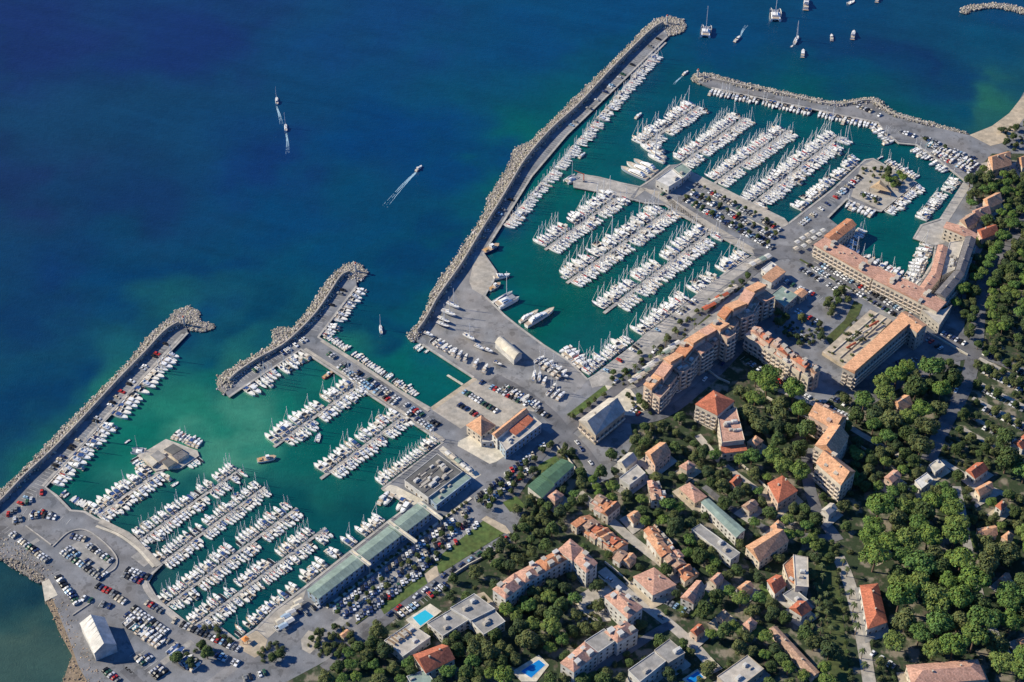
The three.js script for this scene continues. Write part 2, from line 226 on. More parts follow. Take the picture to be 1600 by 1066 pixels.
sheet('hall_terrace', [[597, 766], [607, 757], [620, 760], [662, 782], [645, 790]], M.pale);
sheet('hall_walk', [[685, 703], [692, 697], [752, 742], [740, 750]], M.pale);
sheet('roundabout_paving', [[470, 1000], [482, 985], [496, 990], [497, 1010], [484, 1022], [472, 1015]], M.paving);
sheet('boat_ramp', [[372, 1003], [400, 984], [418, 1000], [412, 1020], [398, 1028], [375, 1015]], M.sand);
sheet('quay_terrace', [[400, 984], [432, 954], [478, 922], [470, 948], [440, 978], [418, 998]], M.paving);
sheet('slipway', [[65, 910], [76, 904], [90, 930], [70, 940]], M.pale);
sheet('beach_strip', [[1515, 211], [1550, 197], [1577, 177], [1592, 158], [1615, 130], [1640, 150], [1600, 185], [1572, 222], [1548, 228]], M.sand);
sheet('jetty_promenade', [[990, 311], [1012, 294], [1030, 296], [1056, 330], [1112, 361], [1176, 398], [1190, 395], [1110, 348], [1062, 318], [1035, 300], [1000, 293]], M.paving);
sheet('jetty_head', [[897, 291], [897, 282], [903, 273], [935, 278], [970, 287], [998, 293], [985, 309], [965, 304]], M.concrete);
sheet('jetty_walk', [[1062, 257], [1078, 269], [1225, 343], [1233, 350], [1222, 356], [1120, 300], [1060, 275]], M.paving);
sheet('apartment_quay', [[920, 592], [1012, 521], [1100, 451], [1178, 400], [1188, 408], [1110, 462], [1030, 525], [940, 603], [925, 606]], M.concrete);
sheet('apartment_terrace', [[940, 603], [1030, 525], [1110, 462], [1170, 425], [1190, 440], [1140, 480], [1070, 545], [1010, 600], [985, 608]], M.flat);
sheet('terrace_bed', [[960, 596], [985, 576], [1004, 582], [985, 602]], M.scrub);
sheet('terrace_bed', [[1030, 545], [1062, 518], [1072, 526], [1042, 548]], M.scrub);
sheet('terrace_bed', [[1080, 505], [1100, 488], [1110, 494], [1092, 508]], M.scrub);
sheet('terrace_bed', [[1140, 452], [1162, 436], [1168, 442], [1150, 458]], M.scrub);
sheet('plaza', [[946, 602], [985, 608], [1010, 640], [985, 655], [960, 650], [945, 625]], M.pale);
sheet('playground_court', [[1345, 260], [1364, 250], [1430, 285], [1376, 328], [1330, 307]], M.paving);
sheet('inner_quay', [[1462, 383], [1430, 372], [1442, 353], [1470, 345], [1508, 285], [1516, 292], [1480, 350], [1476, 380]], M.concrete);
sheet('residence_podium', [[1285, 550], [1360, 484], [1394, 500], [1322, 574]], M.beige, 2.6);
sheet('hotel_court', [[1320, 612], [1432, 545], [1448, 520], [1500, 548], [1480, 580], [1440, 590], [1400, 610], [1350, 640]], M.road);
sheet('lawn', [[677, 877], [757, 812], [790, 832], [687, 897]], M.grass);
sheet('lawn', [[590, 942], [660, 893], [668, 912], [600, 960]], M.grass);
sheet('lawn', [[785, 785], [807, 775], [822, 792], [797, 800]], M.grass);
sheet('lawn', [[887, 647], [945, 602], [951, 612], [895, 653]], M.grass);
sheet('lawn', [[838, 728], [868, 712], [876, 720], [845, 742]], M.grass);
sheet('lawn', [[1320, 500], [1335, 470], [1348, 476], [1342, 492], [1298, 540], [1290, 528]], M.scrub);
sheet('canal_bank', [[1282, 840], [1300, 850], [1312, 920], [1330, 1075], [1300, 1075], [1282, 960], [1272, 900]], M.scrub);
sheet('sand_path', [[752, 812], [760, 806], [790, 822], [802, 838], [785, 832]], M.sand);
sheet('sand_path', [[660, 893], [682, 880], [686, 900], [670, 912]], M.sand);
sheet('sand_path', [[740, 930], [756, 925], [780, 950], [770, 962]], M.sand);
sheet('courtyard', [[895, 935], [945, 905], [960, 915], [945, 945], [955, 970], [920, 975]], M.stone);
sheet('pine_clearing', [[1350, 860], [1380, 850], [1400, 870], [1370, 885]], M.sand);
ribbon('street', [[800, 770], [850, 700], [880, 680], [905, 700], [935, 742]], 9, M.road);
ribbon('street', [[505, 1045], [560, 1003], [680, 912], [800, 838]], 6, M.road);
ribbon('street', [[890, 690], [865, 655], [820, 618], [770, 590]], 9, M.road);
ribbon('street', [[880, 680], [925, 640], [985, 590], [1110, 480], [1190, 412]], 7, M.road);
ribbon('street', [[925, 640], [975, 655], [1030, 650], [1100, 600], [1180, 520], [1210, 500]], 7, M.road);
ribbon('street', [[1180, 400], [1240, 395], [1300, 425], [1440, 500], [1525, 545]], 14, M.road);
ribbon('street', [[1525, 540], [1510, 600], [1478, 660], [1450, 720]], 9, M.road);
ribbon('street', [[1525, 545], [1535, 450], [1560, 400], [1620, 320]], 9, M.road);
ribbon('street', [[1490, 560], [1530, 555], [1600, 580], [1700, 600]], 6, M.road);
ribbon('lane', [[905, 770], [945, 805], [990, 845], [1040, 885], [1062, 910]], 5.5, M.paving);
ribbon('lane', [[940, 890], [985, 930], [1040, 970], [1085, 1010], [1120, 1050]], 6, M.stone);
ribbon('lane', [[900, 1060], [960, 1030], [1030, 985], [1050, 975]], 5, M.road);
ribbon('lane', [[1262, 700], [1262, 745], [1278, 800], [1310, 845]], 7, M.road);
ribbon('lane', [[1090, 680], [1130, 725], [1200, 780], [1240, 820]], 4.5, M.stone);
ribbon('lane', [[1190, 600], [1270, 630], [1340, 675], [1420, 720], [1470, 745]], 4, M.stone);
ribbon('lane', [[1310, 870], [1325, 905], [1345, 985], [1360, 1075]], 7, M.paving);
ribbon('lane', [[1495, 760], [1505, 810], [1518, 880], [1545, 970], [1590, 1050]], 5, M.flat);
ribbon('lane', [[1470, 720], [1540, 760], [1620, 790]], 4, M.paving);
ribbon('lane', [[1100, 760], [1150, 800], [1210, 830], [1300, 840]], 4, M.road);
for (const [a, b] of [[[1530, 560], [1610, 600]], [[1524, 595], [1610, 640]], [[1520, 622], [1610, 668]], [[1515, 650], [1600, 695]], [[1505, 670], [1585, 715]]]) ribbon('lane', [a, [(a[0] + b[0]) / 2, (a[1] + b[1]) / 2], b], 3, M.paving);
ribbon('quay_walk', [[156, 814], [176, 824], [202, 838], [230, 866], [248, 884]], 3.6, M.paving);
ribbon('quay_walk', [[150, 822], [185, 836], [215, 858], [240, 886]], 1.6, M.pale);
ribbon('quay_walk', [[296, 984], [262, 956], [240, 936], [226, 912], [233, 896]], 3, M.concrete);
ribbon('quay_walk', [[286, 522], [220, 592], [150, 668], [66, 760]], 1.8, M.concrete);
ribbon('quay_walk', [[476, 545], [574, 608], [694, 688]], 2.2, M.paving);
ribbon('quay_walk', [[502, 532], [565, 572], [670, 642]], 2.2, M.paving);
ribbon('avenue_planter', [[1300, 392], [1370, 432], [1448, 474]], 2.2, M.scrub);
ribbon('avenue_planter', [[1282, 402], [1356, 446], [1430, 488]], 1.6, M.pale);
ribbon('avenue_planter', [[1250, 405], [1340, 458], [1400, 494]], 1.8, M.scrub);
ribbon('jetty_kerb', [[1072, 292], [1140, 326], [1218, 368]], 1.2, M.pale);
ribbon('jetty_kerb', [[1080, 316], [1140, 350], [1206, 388]], 1.2, M.pale);
ribbon('car_park_strip', [[510, 950], [620, 866], [736, 778]], 1.6, M.pale);
ribbon('car_park_strip', [[556, 975], [640, 912], [692, 872]], 1.4, M.scrub);
ribbon('car_park_strip', [[546, 955], [640, 886], [740, 808]], 1.2, M.concrete);
// car-park islands and kerbs on the left quay
for (const c of [[[82, 855], [108, 832], [128, 828], [150, 838], [182, 872], [180, 888], [165, 898]], [[40, 822], [80, 852]], [[113, 962], [145, 940]]]) { const t = tag(mesh('kerb_wall', wallGeo(smooth(at(c)), 0.7, GROUND, GROUND + 0.55), M.concrete), 'low pale kerb wall curving round the left harbour car park', 'kerb', 'kerbs of the left car park'); t.userData.label = ['low pale kerb wall curving round the left quay car park', 'short straight kerb between the car park and left breakwater', 'pale kerb wall near the white boat hangar'][c.length === 7 ? 0 : c[0][0] === 40 ? 1 : 2]; }
sheet('parking_bay', [[100, 858], [122, 846], [150, 850], [175, 880], [160, 895]], M.flat);
// painted stripes of the long car parks, seen on the avenue beside the L-shaped building
for (const [a, b] of [[[1285, 398], [1436, 482]], [[1272, 408], [1420, 492]], [[1258, 412], [1405, 500]]]) ribbon('painted_line', [a, [(a[0] + b[0]) / 2, (a[1] + b[1]) / 2], b], 1.0, M.concrete);

// repair patches in the quay asphalt
{ const r = rng(411), zones = [[20, 800, 250, 960], [200, 960, 360, 1060], [490, 540, 690, 680], [670, 470, 880, 620], [780, 620, 930, 720], [1070, 290, 1230, 400], [1250, 390, 1440, 500], [500, 880, 760, 990]]; for (let i = 0; i < 70; i++) { const z = zones[i % zones.length], x = rnd(z[0], z[2], r), y = rnd(z[1], z[3], r), p = S(x, y); if (!inPoly(x, y, LAND)) continue; const a = 0.86 + (r() < 0.5 ? 0 : 1.57) + rnd(-0.1, 0.1, r), w = rnd(1.2, 3, r), l = rnd(3, 13, r), c = Math.cos(a), q = Math.sin(a), pts = [[-l, -w], [l, -w], [l, w], [-l, w]].map(([u, v]) => V(p.x + u * c + v * q, 0, p.z - u * q + v * c)); if (pts.some(v => { const k = inv(V(v.x, GROUND, v.z)); return !inPoly(k[0], k[1], LAND); })) continue; struct('asphalt_patch', tri(flatTris(pts, GROUND + 0.008)), [M.road, M.yard, M.flat][i % 3]); } }
// ---------- breakwaters: rubble core, boulders, crest wall ----------
const rockGeo = [0, 1, 2].map(s => { const r = rng(50 + s), g = new THREE.IcosahedronGeometry(1, 0), p = g.attributes.position, h = {}; for (let i = 0; i < p.count; i++) { const k = [p.getX(i), p.getY(i), p.getZ(i)].map(v => v.toFixed(3)).join(); h[k] ??= [0.7 + 0.5 * r(), 0.55 + 0.4 * r(), 0.7 + 0.5 * r()]; p.setXYZ(i, p.getX(i) * h[k][0], p.getY(i) * h[k][1], p.getZ(i) * h[k][2]); } g.computeVertexNormals(); return g; });
const rockMat = mat(1, 1, 1, 0.95);
function breakwater(label, outline, crest, crestH, seed, density = 2.4, { core = M.rockbase, size = 1, tint = [1, 1, 1] } = {}) {
  const t = thing('breakwater', label, 'breakwater', 'rock breakwaters of the harbour'), r = rng(seed);
  const w = at(outline, 0.6), pts = w.map(p => [p.x, p.z]);
  mesh('rubble_core', prism(w, -4, 0.9), core, t);
  const cr = crest && smooth(at(crest), 3);
  const xs = pts.map(p => p[0]), zs = pts.map(p => p[1]), x0 = Math.min(...xs) - 2, x1 = Math.max(...xs) + 2, z0 = Math.min(...zs) - 2, z1 = Math.max(...zs) + 2;
  const spots = [], n = (x1 - x0) * (z1 - z0) * density;
  for (let i = 0; i < n; i++) { const x = rnd(x0, x1, r), z = rnd(z0, z1, r); if (inPoly(x + rnd(-1.5, 1.5, r), z + rnd(-1.5, 1.5, r), pts)) spots.push([x, z]); }
  const q = new THREE.Quaternion(), m4 = new THREE.Matrix4(), col = new THREE.Color();
  for (let k = 0; k < 3; k++) {
    const mine = spots.filter((_, i) => i % 3 === k), im = new THREE.InstancedMesh(rockGeo[k], rockMat, mine.length);
    mine.forEach(([x, z], i) => {
      let d = 9; if (cr) for (const c of cr) d = Math.min(d, Math.hypot(c.x - x, c.z - z));
      const y = (cr ? 0.7 + 1.5 * cl(1 - (d - 1.2) / 7) : 1.0) + rnd(-0.35, 0.35, r), s = (0.28 + 0.62 * r() ** 3 + 0.25 * r()) * size;
      q.setFromEuler(new THREE.Euler(r() * 0.7, r() * 6.3, r() * 0.7)); m4.compose(V(x, y, z), q, V(s, s, s)); im.setMatrixAt(i, m4);
      const b = rnd(0.18, 0.54, r), warm = rnd(0.66, 0.90, r); im.setColorAt(i, col.setRGB(b * tint[0], b * (0.88 + 0.06 * r()) * tint[1], b * warm * tint[2]));
    });
    im.name = 'boulders'; im.userData.kind = 'stuff'; im.castShadow = im.receiveShadow = true; t.add(im);
  }
  if (cr && crestH) mesh('crest_wall', wallGeo(cr, 0.9, 0, GROUND + crestH), M.stone, t);
  return t;
}
breakwater('left rock breakwater ending in a hooked tip', [[-30, 790], [0, 768], [37, 736], [75, 692], [107, 660], [150, 617], [200, 567], [232, 525], [257, 504], [277, 484], [295, 479], [311, 486], [310, 496], [316, 504], [332, 506], [335, 513], [316, 519], [293, 515], [286, 511], [260, 522], [225, 558], [187, 597], [150, 632], [132, 655], [82, 711], [37, 753], [0, 793], [-25, 812]], [[-20, 805], [0, 789], [37, 750], [82, 708], [132, 656], [187, 596], [225, 557], [260, 520], [280, 508]], 3.6, 301);
breakwater('middle rock breakwater with rounded lower end below the shoulder', [[345, 612], [338, 600], [342, 588], [370, 571], [422, 541], [427, 530], [426, 516], [437, 511], [457, 514], [475, 494], [492, 470], [499, 456], [518, 433], [537, 414], [559, 412], [575, 426], [563, 438], [553, 440], [543, 432], [535, 436], [520, 462], [498, 496], [470, 525], [440, 547], [400, 570], [368, 592], [364, 604], [352, 616]], [[358, 598], [368, 588], [400, 566], [440, 544], [466, 522], [494, 492], [516, 460], [534, 434], [545, 428]], 3.0, 302);
breakwater('long rock breakwater running up to the top of the photograph', [[636, 526], [652, 508], [667, 485], [675, 456], [712, 402], [747, 350], [762, 322], [761, 311], [772, 296], [787, 274], [800, 250], [800, 240], [806, 231], [830, 221], [875, 176], [950, 104], [1017, 36], [1030, 28], [1050, 26], [1066, 31], [1072, 42], [1066, 50], [1045, 57], [1040, 50], [1034, 44], [1024, 50], [962, 110], [902, 174], [862, 210], [822, 257], [806, 282], [780, 325], [752, 371], [722, 421], [686, 472], [662, 512], [652, 532], [642, 534]], [[652, 522], [664, 506], [684, 470], [720, 419], [750, 369], [779, 323], [804, 281], [820, 255], [860, 208], [900, 172], [960, 108], [1022, 48], [1036, 40]], 4.2, 303);
breakwater('low rock mole closing the upper right basin', [[1083, 127], [1081, 121], [1090, 115], [1112, 115], [1157, 129], [1200, 139], [1225, 144], [1307, 161], [1360, 154], [1376, 156], [1382, 167], [1398, 177], [1450, 191], [1500, 204], [1515, 210], [1450, 198], [1396, 183], [1376, 172], [1360, 161], [1307, 168], [1225, 151], [1157, 137], [1112, 124], [1095, 132]], [[1100, 122], [1157, 134], [1225, 148], [1307, 165], [1360, 158], [1378, 168], [1397, 180], [1450, 195]], 1.6, 304);
breakwater('small curved rock groyne off the beach', [[1502, 20], [1503, 14], [1515, 9], [1550, 5], [1575, 7], [1600, 13], [1640, 30], [1638, 37], [1600, 22], [1575, 15], [1550, 12], [1518, 16], [1510, 22]], null, 0, 305, 2.2);
breakwater('boulder slope beside the seaside car park row', [[-10, 836], [0, 834], [25, 851], [75, 883], [82, 892], [66, 911], [57, 908], [35, 896], [0, 873], [-20, 868]], null, 0, 306, 2.2, { size: 0.8, tint: [0.85, 0.8, 0.75] });
breakwater('brown rocky shore below the white boat hangar', [[70, 938], [90, 930], [115, 963], [125, 991], [150, 1038], [165, 1075], [95, 1075], [107, 1040], [113, 1025], [92, 987], [82, 960]], null, 0, 307, 0.8, { core: mat(0.34, 0.26, 0.18, 1, T.g6), size: 0.65, tint: [0.9, 0.75, 0.6] });
// ---------- boats: bow along +x, stern at x = 0, waterline at y = 0, 10 m long ----------
const WHT = [0.76, 0.76, 0.75], OFF = [0.66, 0.65, 0.61], TEAK = [0.42, 0.34, 0.26], NAVY = [0.02, 0.035, 0.12], DGL = [0.02, 0.025, 0.035], GRY = [0.45, 0.46, 0.48], BLU = [0.03, 0.07, 0.20], RED = [0.45, 0.04, 0.03], BLK = [0.02, 0.02, 0.022], SAND = [0.66, 0.60, 0.50], ALU = [0.72, 0.73, 0.75], GRN = [0.03, 0.16, 0.09], TQ = [0.10, 0.35, 0.42];
function hull(B, fb, stern, full, c, strip = null) {          // skin from gunwale to keel
  const st = [], N = 9;
  for (let i = 0; i <= N; i++) { const t = i / N, b = B / 2 * Math.min(1, stern + (1 - stern) * Math.sin(Math.min(1, t / 0.45) * Math.PI / 2)) * (t < full ? 1 : Math.sqrt(Math.max(0, 1 - ((t - full) / (1 - full)) ** 2))); st.push([10 * t, Math.max(0.02, b), fb * (1 + 0.28 * t * t), 0.5 * (1 - 0.8 * t * t)]); }
  const out = [], q = (a, b, c2, d) => out.push(a, b, c2, a, c2, d), row = ([x, b, s, k]) => [V(x, s, -b), V(x - 0.02 * x, 0.12, -b * 0.86), V(x - 0.05 * x, -k, 0), V(x - 0.02 * x, 0.12, b * 0.86), V(x, s, b)];
  for (let i = 0; i < N; i++) { const a = row(st[i]), b = row(st[i + 1]); for (let k = 0; k < 4; k++) q(a[k], a[k + 1], b[k + 1], b[k]); }
  const a = row(st[0]); out.push(a[0], a[1], a[2], a[0], a[2], a[4], a[2], a[3], a[4]);
  return [paint(tri(out), c), st];
}
function deckOf(st, c, drop = 0.04, inset = 0.97) { const out = []; for (let i = 0; i + 1 < st.length; i++) { const [x, b, s] = st[i], [X, B, Z] = st[i + 1]; const p = V(x, s - drop, -b * inset), q = V(x, s - drop, b * inset), r = V(X, Z - drop, B * inset), t = V(X, Z - drop, -B * inset); out.push(p, q, r, p, r, t); } return paint(tri(out), c); }
const rod = (a, b, r, c, n = 5) => { const d = new THREE.Vector3().subVectors(b, a), g = new THREE.CylinderGeometry(r * 0.8, r, d.length(), n, 1); g.applyQuaternion(new THREE.Quaternion().setFromUnitVectors(V(0, 1, 0), d.clone().normalize())); g.translate((a.x + b.x) / 2, (a.y + b.y) / 2, (a.z + b.z) / 2); return paint(g, c); };
function sailKit({ hc = WHT, dc = OFF, cover = BLU, mastH = 13.5, bimini = null, teak = false }) {
  const [h, st] = hull(2.6, 1.05, 0.66, 0.36, hc), P = [['hull', h], ['deck', deckOf(st, teak ? [0.50, 0.38, 0.25] : dc)]];
  const cab = loft([[3.0, 0.82, 1.0, 1.50, 0.9], [5.2, 0.82, 1.0, 1.55, 0.85], [7.2, 0.5, 1.12, 1.42, 0.8], [7.9, 0.3, 1.15, 1.25, 0.8]], WHT);
  P.push(['cabin', cab, [['cabin_windows', mergeGeometries([box(2.4, 0.2, 0.04, 4.5, 1.32, -0.83, DGL), box(2.4, 0.2, 0.04, 4.5, 1.32, 0.83, DGL)])], ['hatch', box(0.6, 0.06, 0.6, 5.9, 1.53, 0, DGL)]]]);
  P.push(['cockpit', mergeGeometries([box(2.5, 0.06, 1.2, 1.5, 1.06, 0, TEAK), box(2.5, 0.34, 0.25, 1.5, 1.2, -0.85, WHT), box(2.5, 0.34, 0.25, 1.5, 1.2, 0.85, WHT)])]);
  P.push(['mast', mergeGeometries([rod(V(5.6, 1.3, 0), V(5.6, 1.3 + mastH, 0), 0.19, ALU), rod(V(5.6, 1 + mastH * 0.55, -0.9), V(5.6, 1 + mastH * 0.55, 0.9), 0.05, ALU, 4)])]);
  P.push(['boom', mergeGeometries([rod(V(5.5, 2.2, 0), V(1.6, 2.25, 0), 0.09, ALU), loft([[1.7, 0.12, 2.25, 2.55, 0.6], [4.2, 0.2, 2.25, 2.75, 0.6], [5.4, 0.2, 2.25, 3.2, 0.5]], cover)])]);
  P.push(['furled_jib', rod(V(9.6, 1.5, 0), V(5.75, mastH * 0.95, 0), 0.10, cover === BLU ? [0.55, 0.6, 0.72] : [0.75, 0.74, 0.7], 4)]);
  if (bimini) P.push(['spray_hood', loft([[2.5, 0.95, 1.2, 2.0, 0.75], [3.4, 0.95, 1.2, 1.95, 0.8], [4.0, 0.8, 1.3, 1.5, 0.9]], bimini)]);
  return P;
}
function motorKit({ hc = WHT, sup = WHT, fly = false, top = null, open = false, cabin = 1 }) {
  const [h, st] = hull(2.9, 1.35, 0.82, 0.46, hc), P = [['hull', h], ['deck', deckOf(st, OFF)]];
  P.push(['cockpit', mergeGeometries([box(2.6, 0.06, 2.5, 1.5, 1.38, 0, TEAK), box(0.6, 0.5, 2.4, 0.55, 1.55, 0, top || SAND), box(0.9, 0.06, 2.9, -0.35, 0.5, 0, TEAK)])]);
  if (open) { P.push(['foredeck_pad', loft([[5.2, 1.2, 1.4, 1.75, 0.85], [7.4, 0.85, 1.5, 1.75, 0.8], [8.6, 0.35, 1.55, 1.65, 0.8]], [0.78, 0.74, 0.66])]); P.push(['windscreen', loft([[4.0, 1.3, 1.4, 2.2, 0.8], [4.7, 1.25, 1.4, 2.1, 0.75], [5.6, 1.0, 1.4, 1.65, 0.7]], DGL)]); if (top) P.push(['bimini', box(2.4, 0.1, 2.3, 2.6, 3.0, 0, top)]); }
  else {
    P.push(['cabin', loft([[2.8, 1.35, 1.35, 2.2, 0.92], [5.2, 1.35, 1.35, 2.2, 0.88], [7.0, 1.0, 1.5, 1.75, 0.8], [8.6, 0.4, 1.6, 1.7, 0.8]], sup), [['window_band', loft([[2.95, 1.36, 1.75, 2.1, 0.95], [5.2, 1.34, 1.75, 2.1, 0.93], [6.5, 1.05, 1.75, 1.95, 0.9]], DGL)], ['cabin_roof', loft([[2.6, 1.25, 2.12, 2.28, 0.96], [5.0, 1.22, 2.12, 2.28, 0.94], [5.6, 1.0, 2.12, 2.2, 0.9]], top || WHT)]]]);
    if (fly) P.push(['flybridge', mergeGeometries([loft([[2.2, 1.15, 2.28, 2.85, 1], [3.9, 1.1, 2.28, 2.85, 0.95], [4.8, 0.8, 2.28, 2.6, 0.9]], WHT), box(1.5, 0.05, 1.6, 2.9, 2.87, 0, SAND)]), [['radar_arch', box(0.25, 0.9, 2.0, 2.35, 3.1, 0, WHT)]]]);
  }
  return P;
}
function openKit({ hc = WHT, cover = null, tube = null }) {
  const [h, st] = hull(4.0, 1.4, 0.85, 0.5, tube || hc), P = [['hull', h], ['floor', deckOf(st, cover || (tube ? [0.5, 0.5, 0.5] : OFF), cover ? -0.1 : 0.5, 0.78)]];
  P.push(['gunwale', mergeGeometries([box(7, 0.25, 0.35, 3.2, 1.45, -1.8, tube || hc), box(7, 0.25, 0.35, 3.2, 1.45, 1.8, tube || hc)])]);
  if (!cover) P.push(['console', loft([[3.6, 0.9, 0.9, 2.2, 0.9], [4.6, 0.9, 0.9, 2.4, 0.8], [5.2, 0.8, 0.9, 1.5, 0.8]], WHT)], ['bench', box(1.2, 0.7, 2.2, 1.8, 1.2, 0, SAND)]);
  P.push(['outboard_motor', mergeGeometries([box(0.9, 1.3, 0.8, -0.3, 1.6, 0, BLK), box(0.4, 1.6, 0.3, -0.3, 0.4, 0, BLK)])]);
  return P;
}
function catKit() {
  const P = [], hs = s => { const [h] = hull(1.5, 1.4, 0.8, 0.6, WHT); h.translate(0, 0, s * 2.1); return h; };
  P.push(['hull', hs(-1)], ['hull', hs(1)], ['bridge_deck', loft([[0.4, 2.2, 0.8, 1.45, 1], [6.4, 2.2, 0.8, 1.5, 1]], WHT)], ['trampoline', box(2.6, 0.05, 3.6, 7.7, 1.35, 0, [0.25, 0.26, 0.28])]);
  P.push(['cabin', loft([[2.2, 1.9, 1.45, 2.4, 0.92], [4.8, 1.85, 1.45, 2.35, 0.88], [6.2, 1.4, 1.45, 1.7, 0.85]], WHT), [['window_band', loft([[2.6, 1.9, 1.85, 2.2, 0.97], [5.0, 1.8, 1.85, 2.15, 0.95]], DGL)]]]);
  P.push(['cockpit', box(1.8, 0.06, 3.2, 1.2, 1.5, 0, TEAK)], ['mast', rod(V(5.4, 2.2, 0), V(5.4, 15.5, 0), 0.14, ALU)], ['boom', mergeGeometries([rod(V(5.3, 3.1, 0), V(0.8, 3.1, 0), 0.1, ALU), loft([[0.9, 0.15, 3.15, 3.5, 0.6], [5.2, 0.22, 3.15, 4.0, 0.5]], BLU)])]);
  return P;
}
function yachtKit({ hc = WHT }) {
  const [h, st] = hull(2.2, 0.95, 0.82, 0.55, hc), P = [['hull', h], ['deck', deckOf(st, [0.55, 0.46, 0.34])]];
  P.push(['main_deck_house', loft([[1.4, 0.85, 0.9, 1.5, 0.95], [5.6, 0.85, 0.95, 1.5, 0.9], [7.0, 0.55, 1.05, 1.25, 0.8]], WHT), [['window_band', loft([[1.7, 0.86, 1.15, 1.38, 0.97], [5.6, 0.86, 1.15, 1.38, 0.95], [6.4, 0.66, 1.15, 1.3, 0.9]], DGL)]]]);
  P.push(['upper_deck_house', loft([[1.8, 0.7, 1.5, 1.95, 0.92], [4.6, 0.7, 1.5, 1.95, 0.88], [5.4, 0.45, 1.5, 1.65, 0.85]], WHT), [['window_band', loft([[2.2, 0.7, 1.65, 1.85, 0.96], [4.9, 0.62, 1.65, 1.82, 0.92]], DGL)]]]);
  P.push(['aft_deck', box(1.3, 0.04, 1.5, 0.75, 0.98, 0, TEAK)], ['radar_arch', box(0.14, 0.5, 1.1, 2.6, 2.2, 0, WHT)], ['fore_sunpad', box(0.7, 0.12, 0.7, 7.6, 1.15, 0, SAND)]);
  return P;
}
function workKit({ hc = BLU }) {
  const [h, st] = hull(3.6, 1.3, 0.85, 0.55, hc), P = [['hull', h], ['deck', deckOf(st, [0.42, 0.30, 0.2])]];
  P.push(['wheelhouse', loft([[4.6, 0.95, 1.4, 3.1, 0.92], [6.4, 0.9, 1.5, 3.1, 0.85]], WHT), [['window_band', box(1.6, 0.5, 1.86, 5.5, 2.6, 0, DGL)]]]);
  P.push(['mast', rod(V(4.4, 1.4, 0), V(4.4, 6.5, 0), 0.09, ALU)], ['net_bin', box(1.6, 0.6, 1.8, 1.8, 1.6, 0, [0.5, 0.3, 0.12])]);
  return P;
}
// a kit becomes a hidden-nowhere template: root group + parts, and one merged geometry for the far-off mass
function template(kit, mast = VC) {
  const root = new THREE.Group(), all = [];
  for (const [n, g, subs] of kit) { const p = mesh(n, g, VC, root); all.push(g); if (Array.isArray(subs)) for (const s of subs) if (s.length === 2) { mesh(s[0], s[1], VC, p); all.push(s[1]); } }
  return { root, merged: mergeGeometries(all.map(g => { const c = g.clone(); for (const k of Object.keys(c.attributes)) if (!['position', 'normal', 'color'].includes(k)) c.deleteAttribute(k); return c; })) };
}
const KIT = {
  sail: [
    ['white sailing yacht', sailKit({})], ['white sailing yacht with hood', sailKit({ cover: [0.7, 0.7, 0.68], bimini: BLU, mastH: 11.8 })], ['blue-hooded sailing yacht', sailKit({ bimini: NAVY, cover: NAVY, mastH: 13.2 })], ['teak-decked sailing yacht', sailKit({ teak: true, cover: OFF, mastH: 13 })],
    ['navy-hulled sailing yacht', sailKit({ hc: NAVY, cover: OFF, bimini: OFF })], ['white sailing yacht', sailKit({ cover: [0.75, 0.73, 0.68], mastH: 12 })], ['grey-covered sailing yacht', sailKit({ cover: GRY, bimini: GRY })], ['red-covered sailing yacht', sailKit({ cover: RED, mastH: 11.5 })]],
  motor: [
    ['white motor cruiser', motorKit({})], ['white flybridge cruiser', motorKit({ fly: true })], ['open white sports cruiser', motorKit({ open: true })], ['blue-topped open cruiser', motorKit({ open: true, top: BLU })], ['navy-hulled cruiser', motorKit({ hc: NAVY, fly: true })],
    ['cream-topped open cruiser', motorKit({ open: true, top: SAND })], ['white motor cruiser', motorKit({ top: [0.7, 0.7, 0.7] })], ['blue-roofed motor cruiser', motorKit({ top: BLU })], ['black-topped open cruiser', motorKit({ open: true, top: BLK })], ['grey-hulled flybridge cruiser', motorKit({ hc: GRY, fly: true })]],
  open: [['small white open boat', openKit({})], ['small boat under blue cover', openKit({ cover: BLU })], ['grey inflatable boat', openKit({ tube: [0.35, 0.36, 0.38] })], ['small blue open boat', openKit({ hc: BLU })], ['small boat under pale cover', openKit({ cover: [0.62, 0.60, 0.55] })], ['small turquoise open boat', openKit({ hc: TQ })], ['small boat under black cover', openKit({ cover: BLK })]],
  cat: [['white sailing catamaran', catKit()]], yacht: [['large white motor yacht', yachtKit({})], ['large grey-blue motor yacht', yachtKit({ hc: [0.35, 0.42, 0.5] })]], work: [['blue fishing boat', workKit({})], ['red fishing boat', workKit({ hc: RED })], ['white fishing boat', workKit({ hc: WHT })]],
};
const TPL = {}; for (const k in KIT) TPL[k] = KIT[k].map(([d, kit]) => ({ desc: d, ...template(kit) }));
const NAMEOF = { sail: 'sailing_yacht', motor: 'motor_cruiser', open: 'small_boat', cat: 'sailing_catamaran', yacht: 'motor_yacht', work: 'fishing_boat' };
const CATOF = { sail: 'sailing yacht', motor: 'motor boat', open: 'small boat', cat: 'catamaran', yacht: 'yacht', work: 'fishing boat' };
const boats = [];          // collected first, then the 300 that show largest of each kind become things of their own
function addBoat(kind, v, pos, turn, len, label, group, fixed = false, narrow = 1) { boats.push({ kind, v, pos, turn, len, label, group, fixed, narrow }); }
function place(kind, v, stern, bow, label, y = 0, narrow = 1, group = null) { const a = S(...stern, y), b = S(...bow, y), d = Math.hypot(b.x - a.x, b.z - a.z); addBoat(kind, v, V(a.x, y, a.z), Math.atan2(-(b.z - a.z), b.x - a.x), d, label, group, true, narrow); }
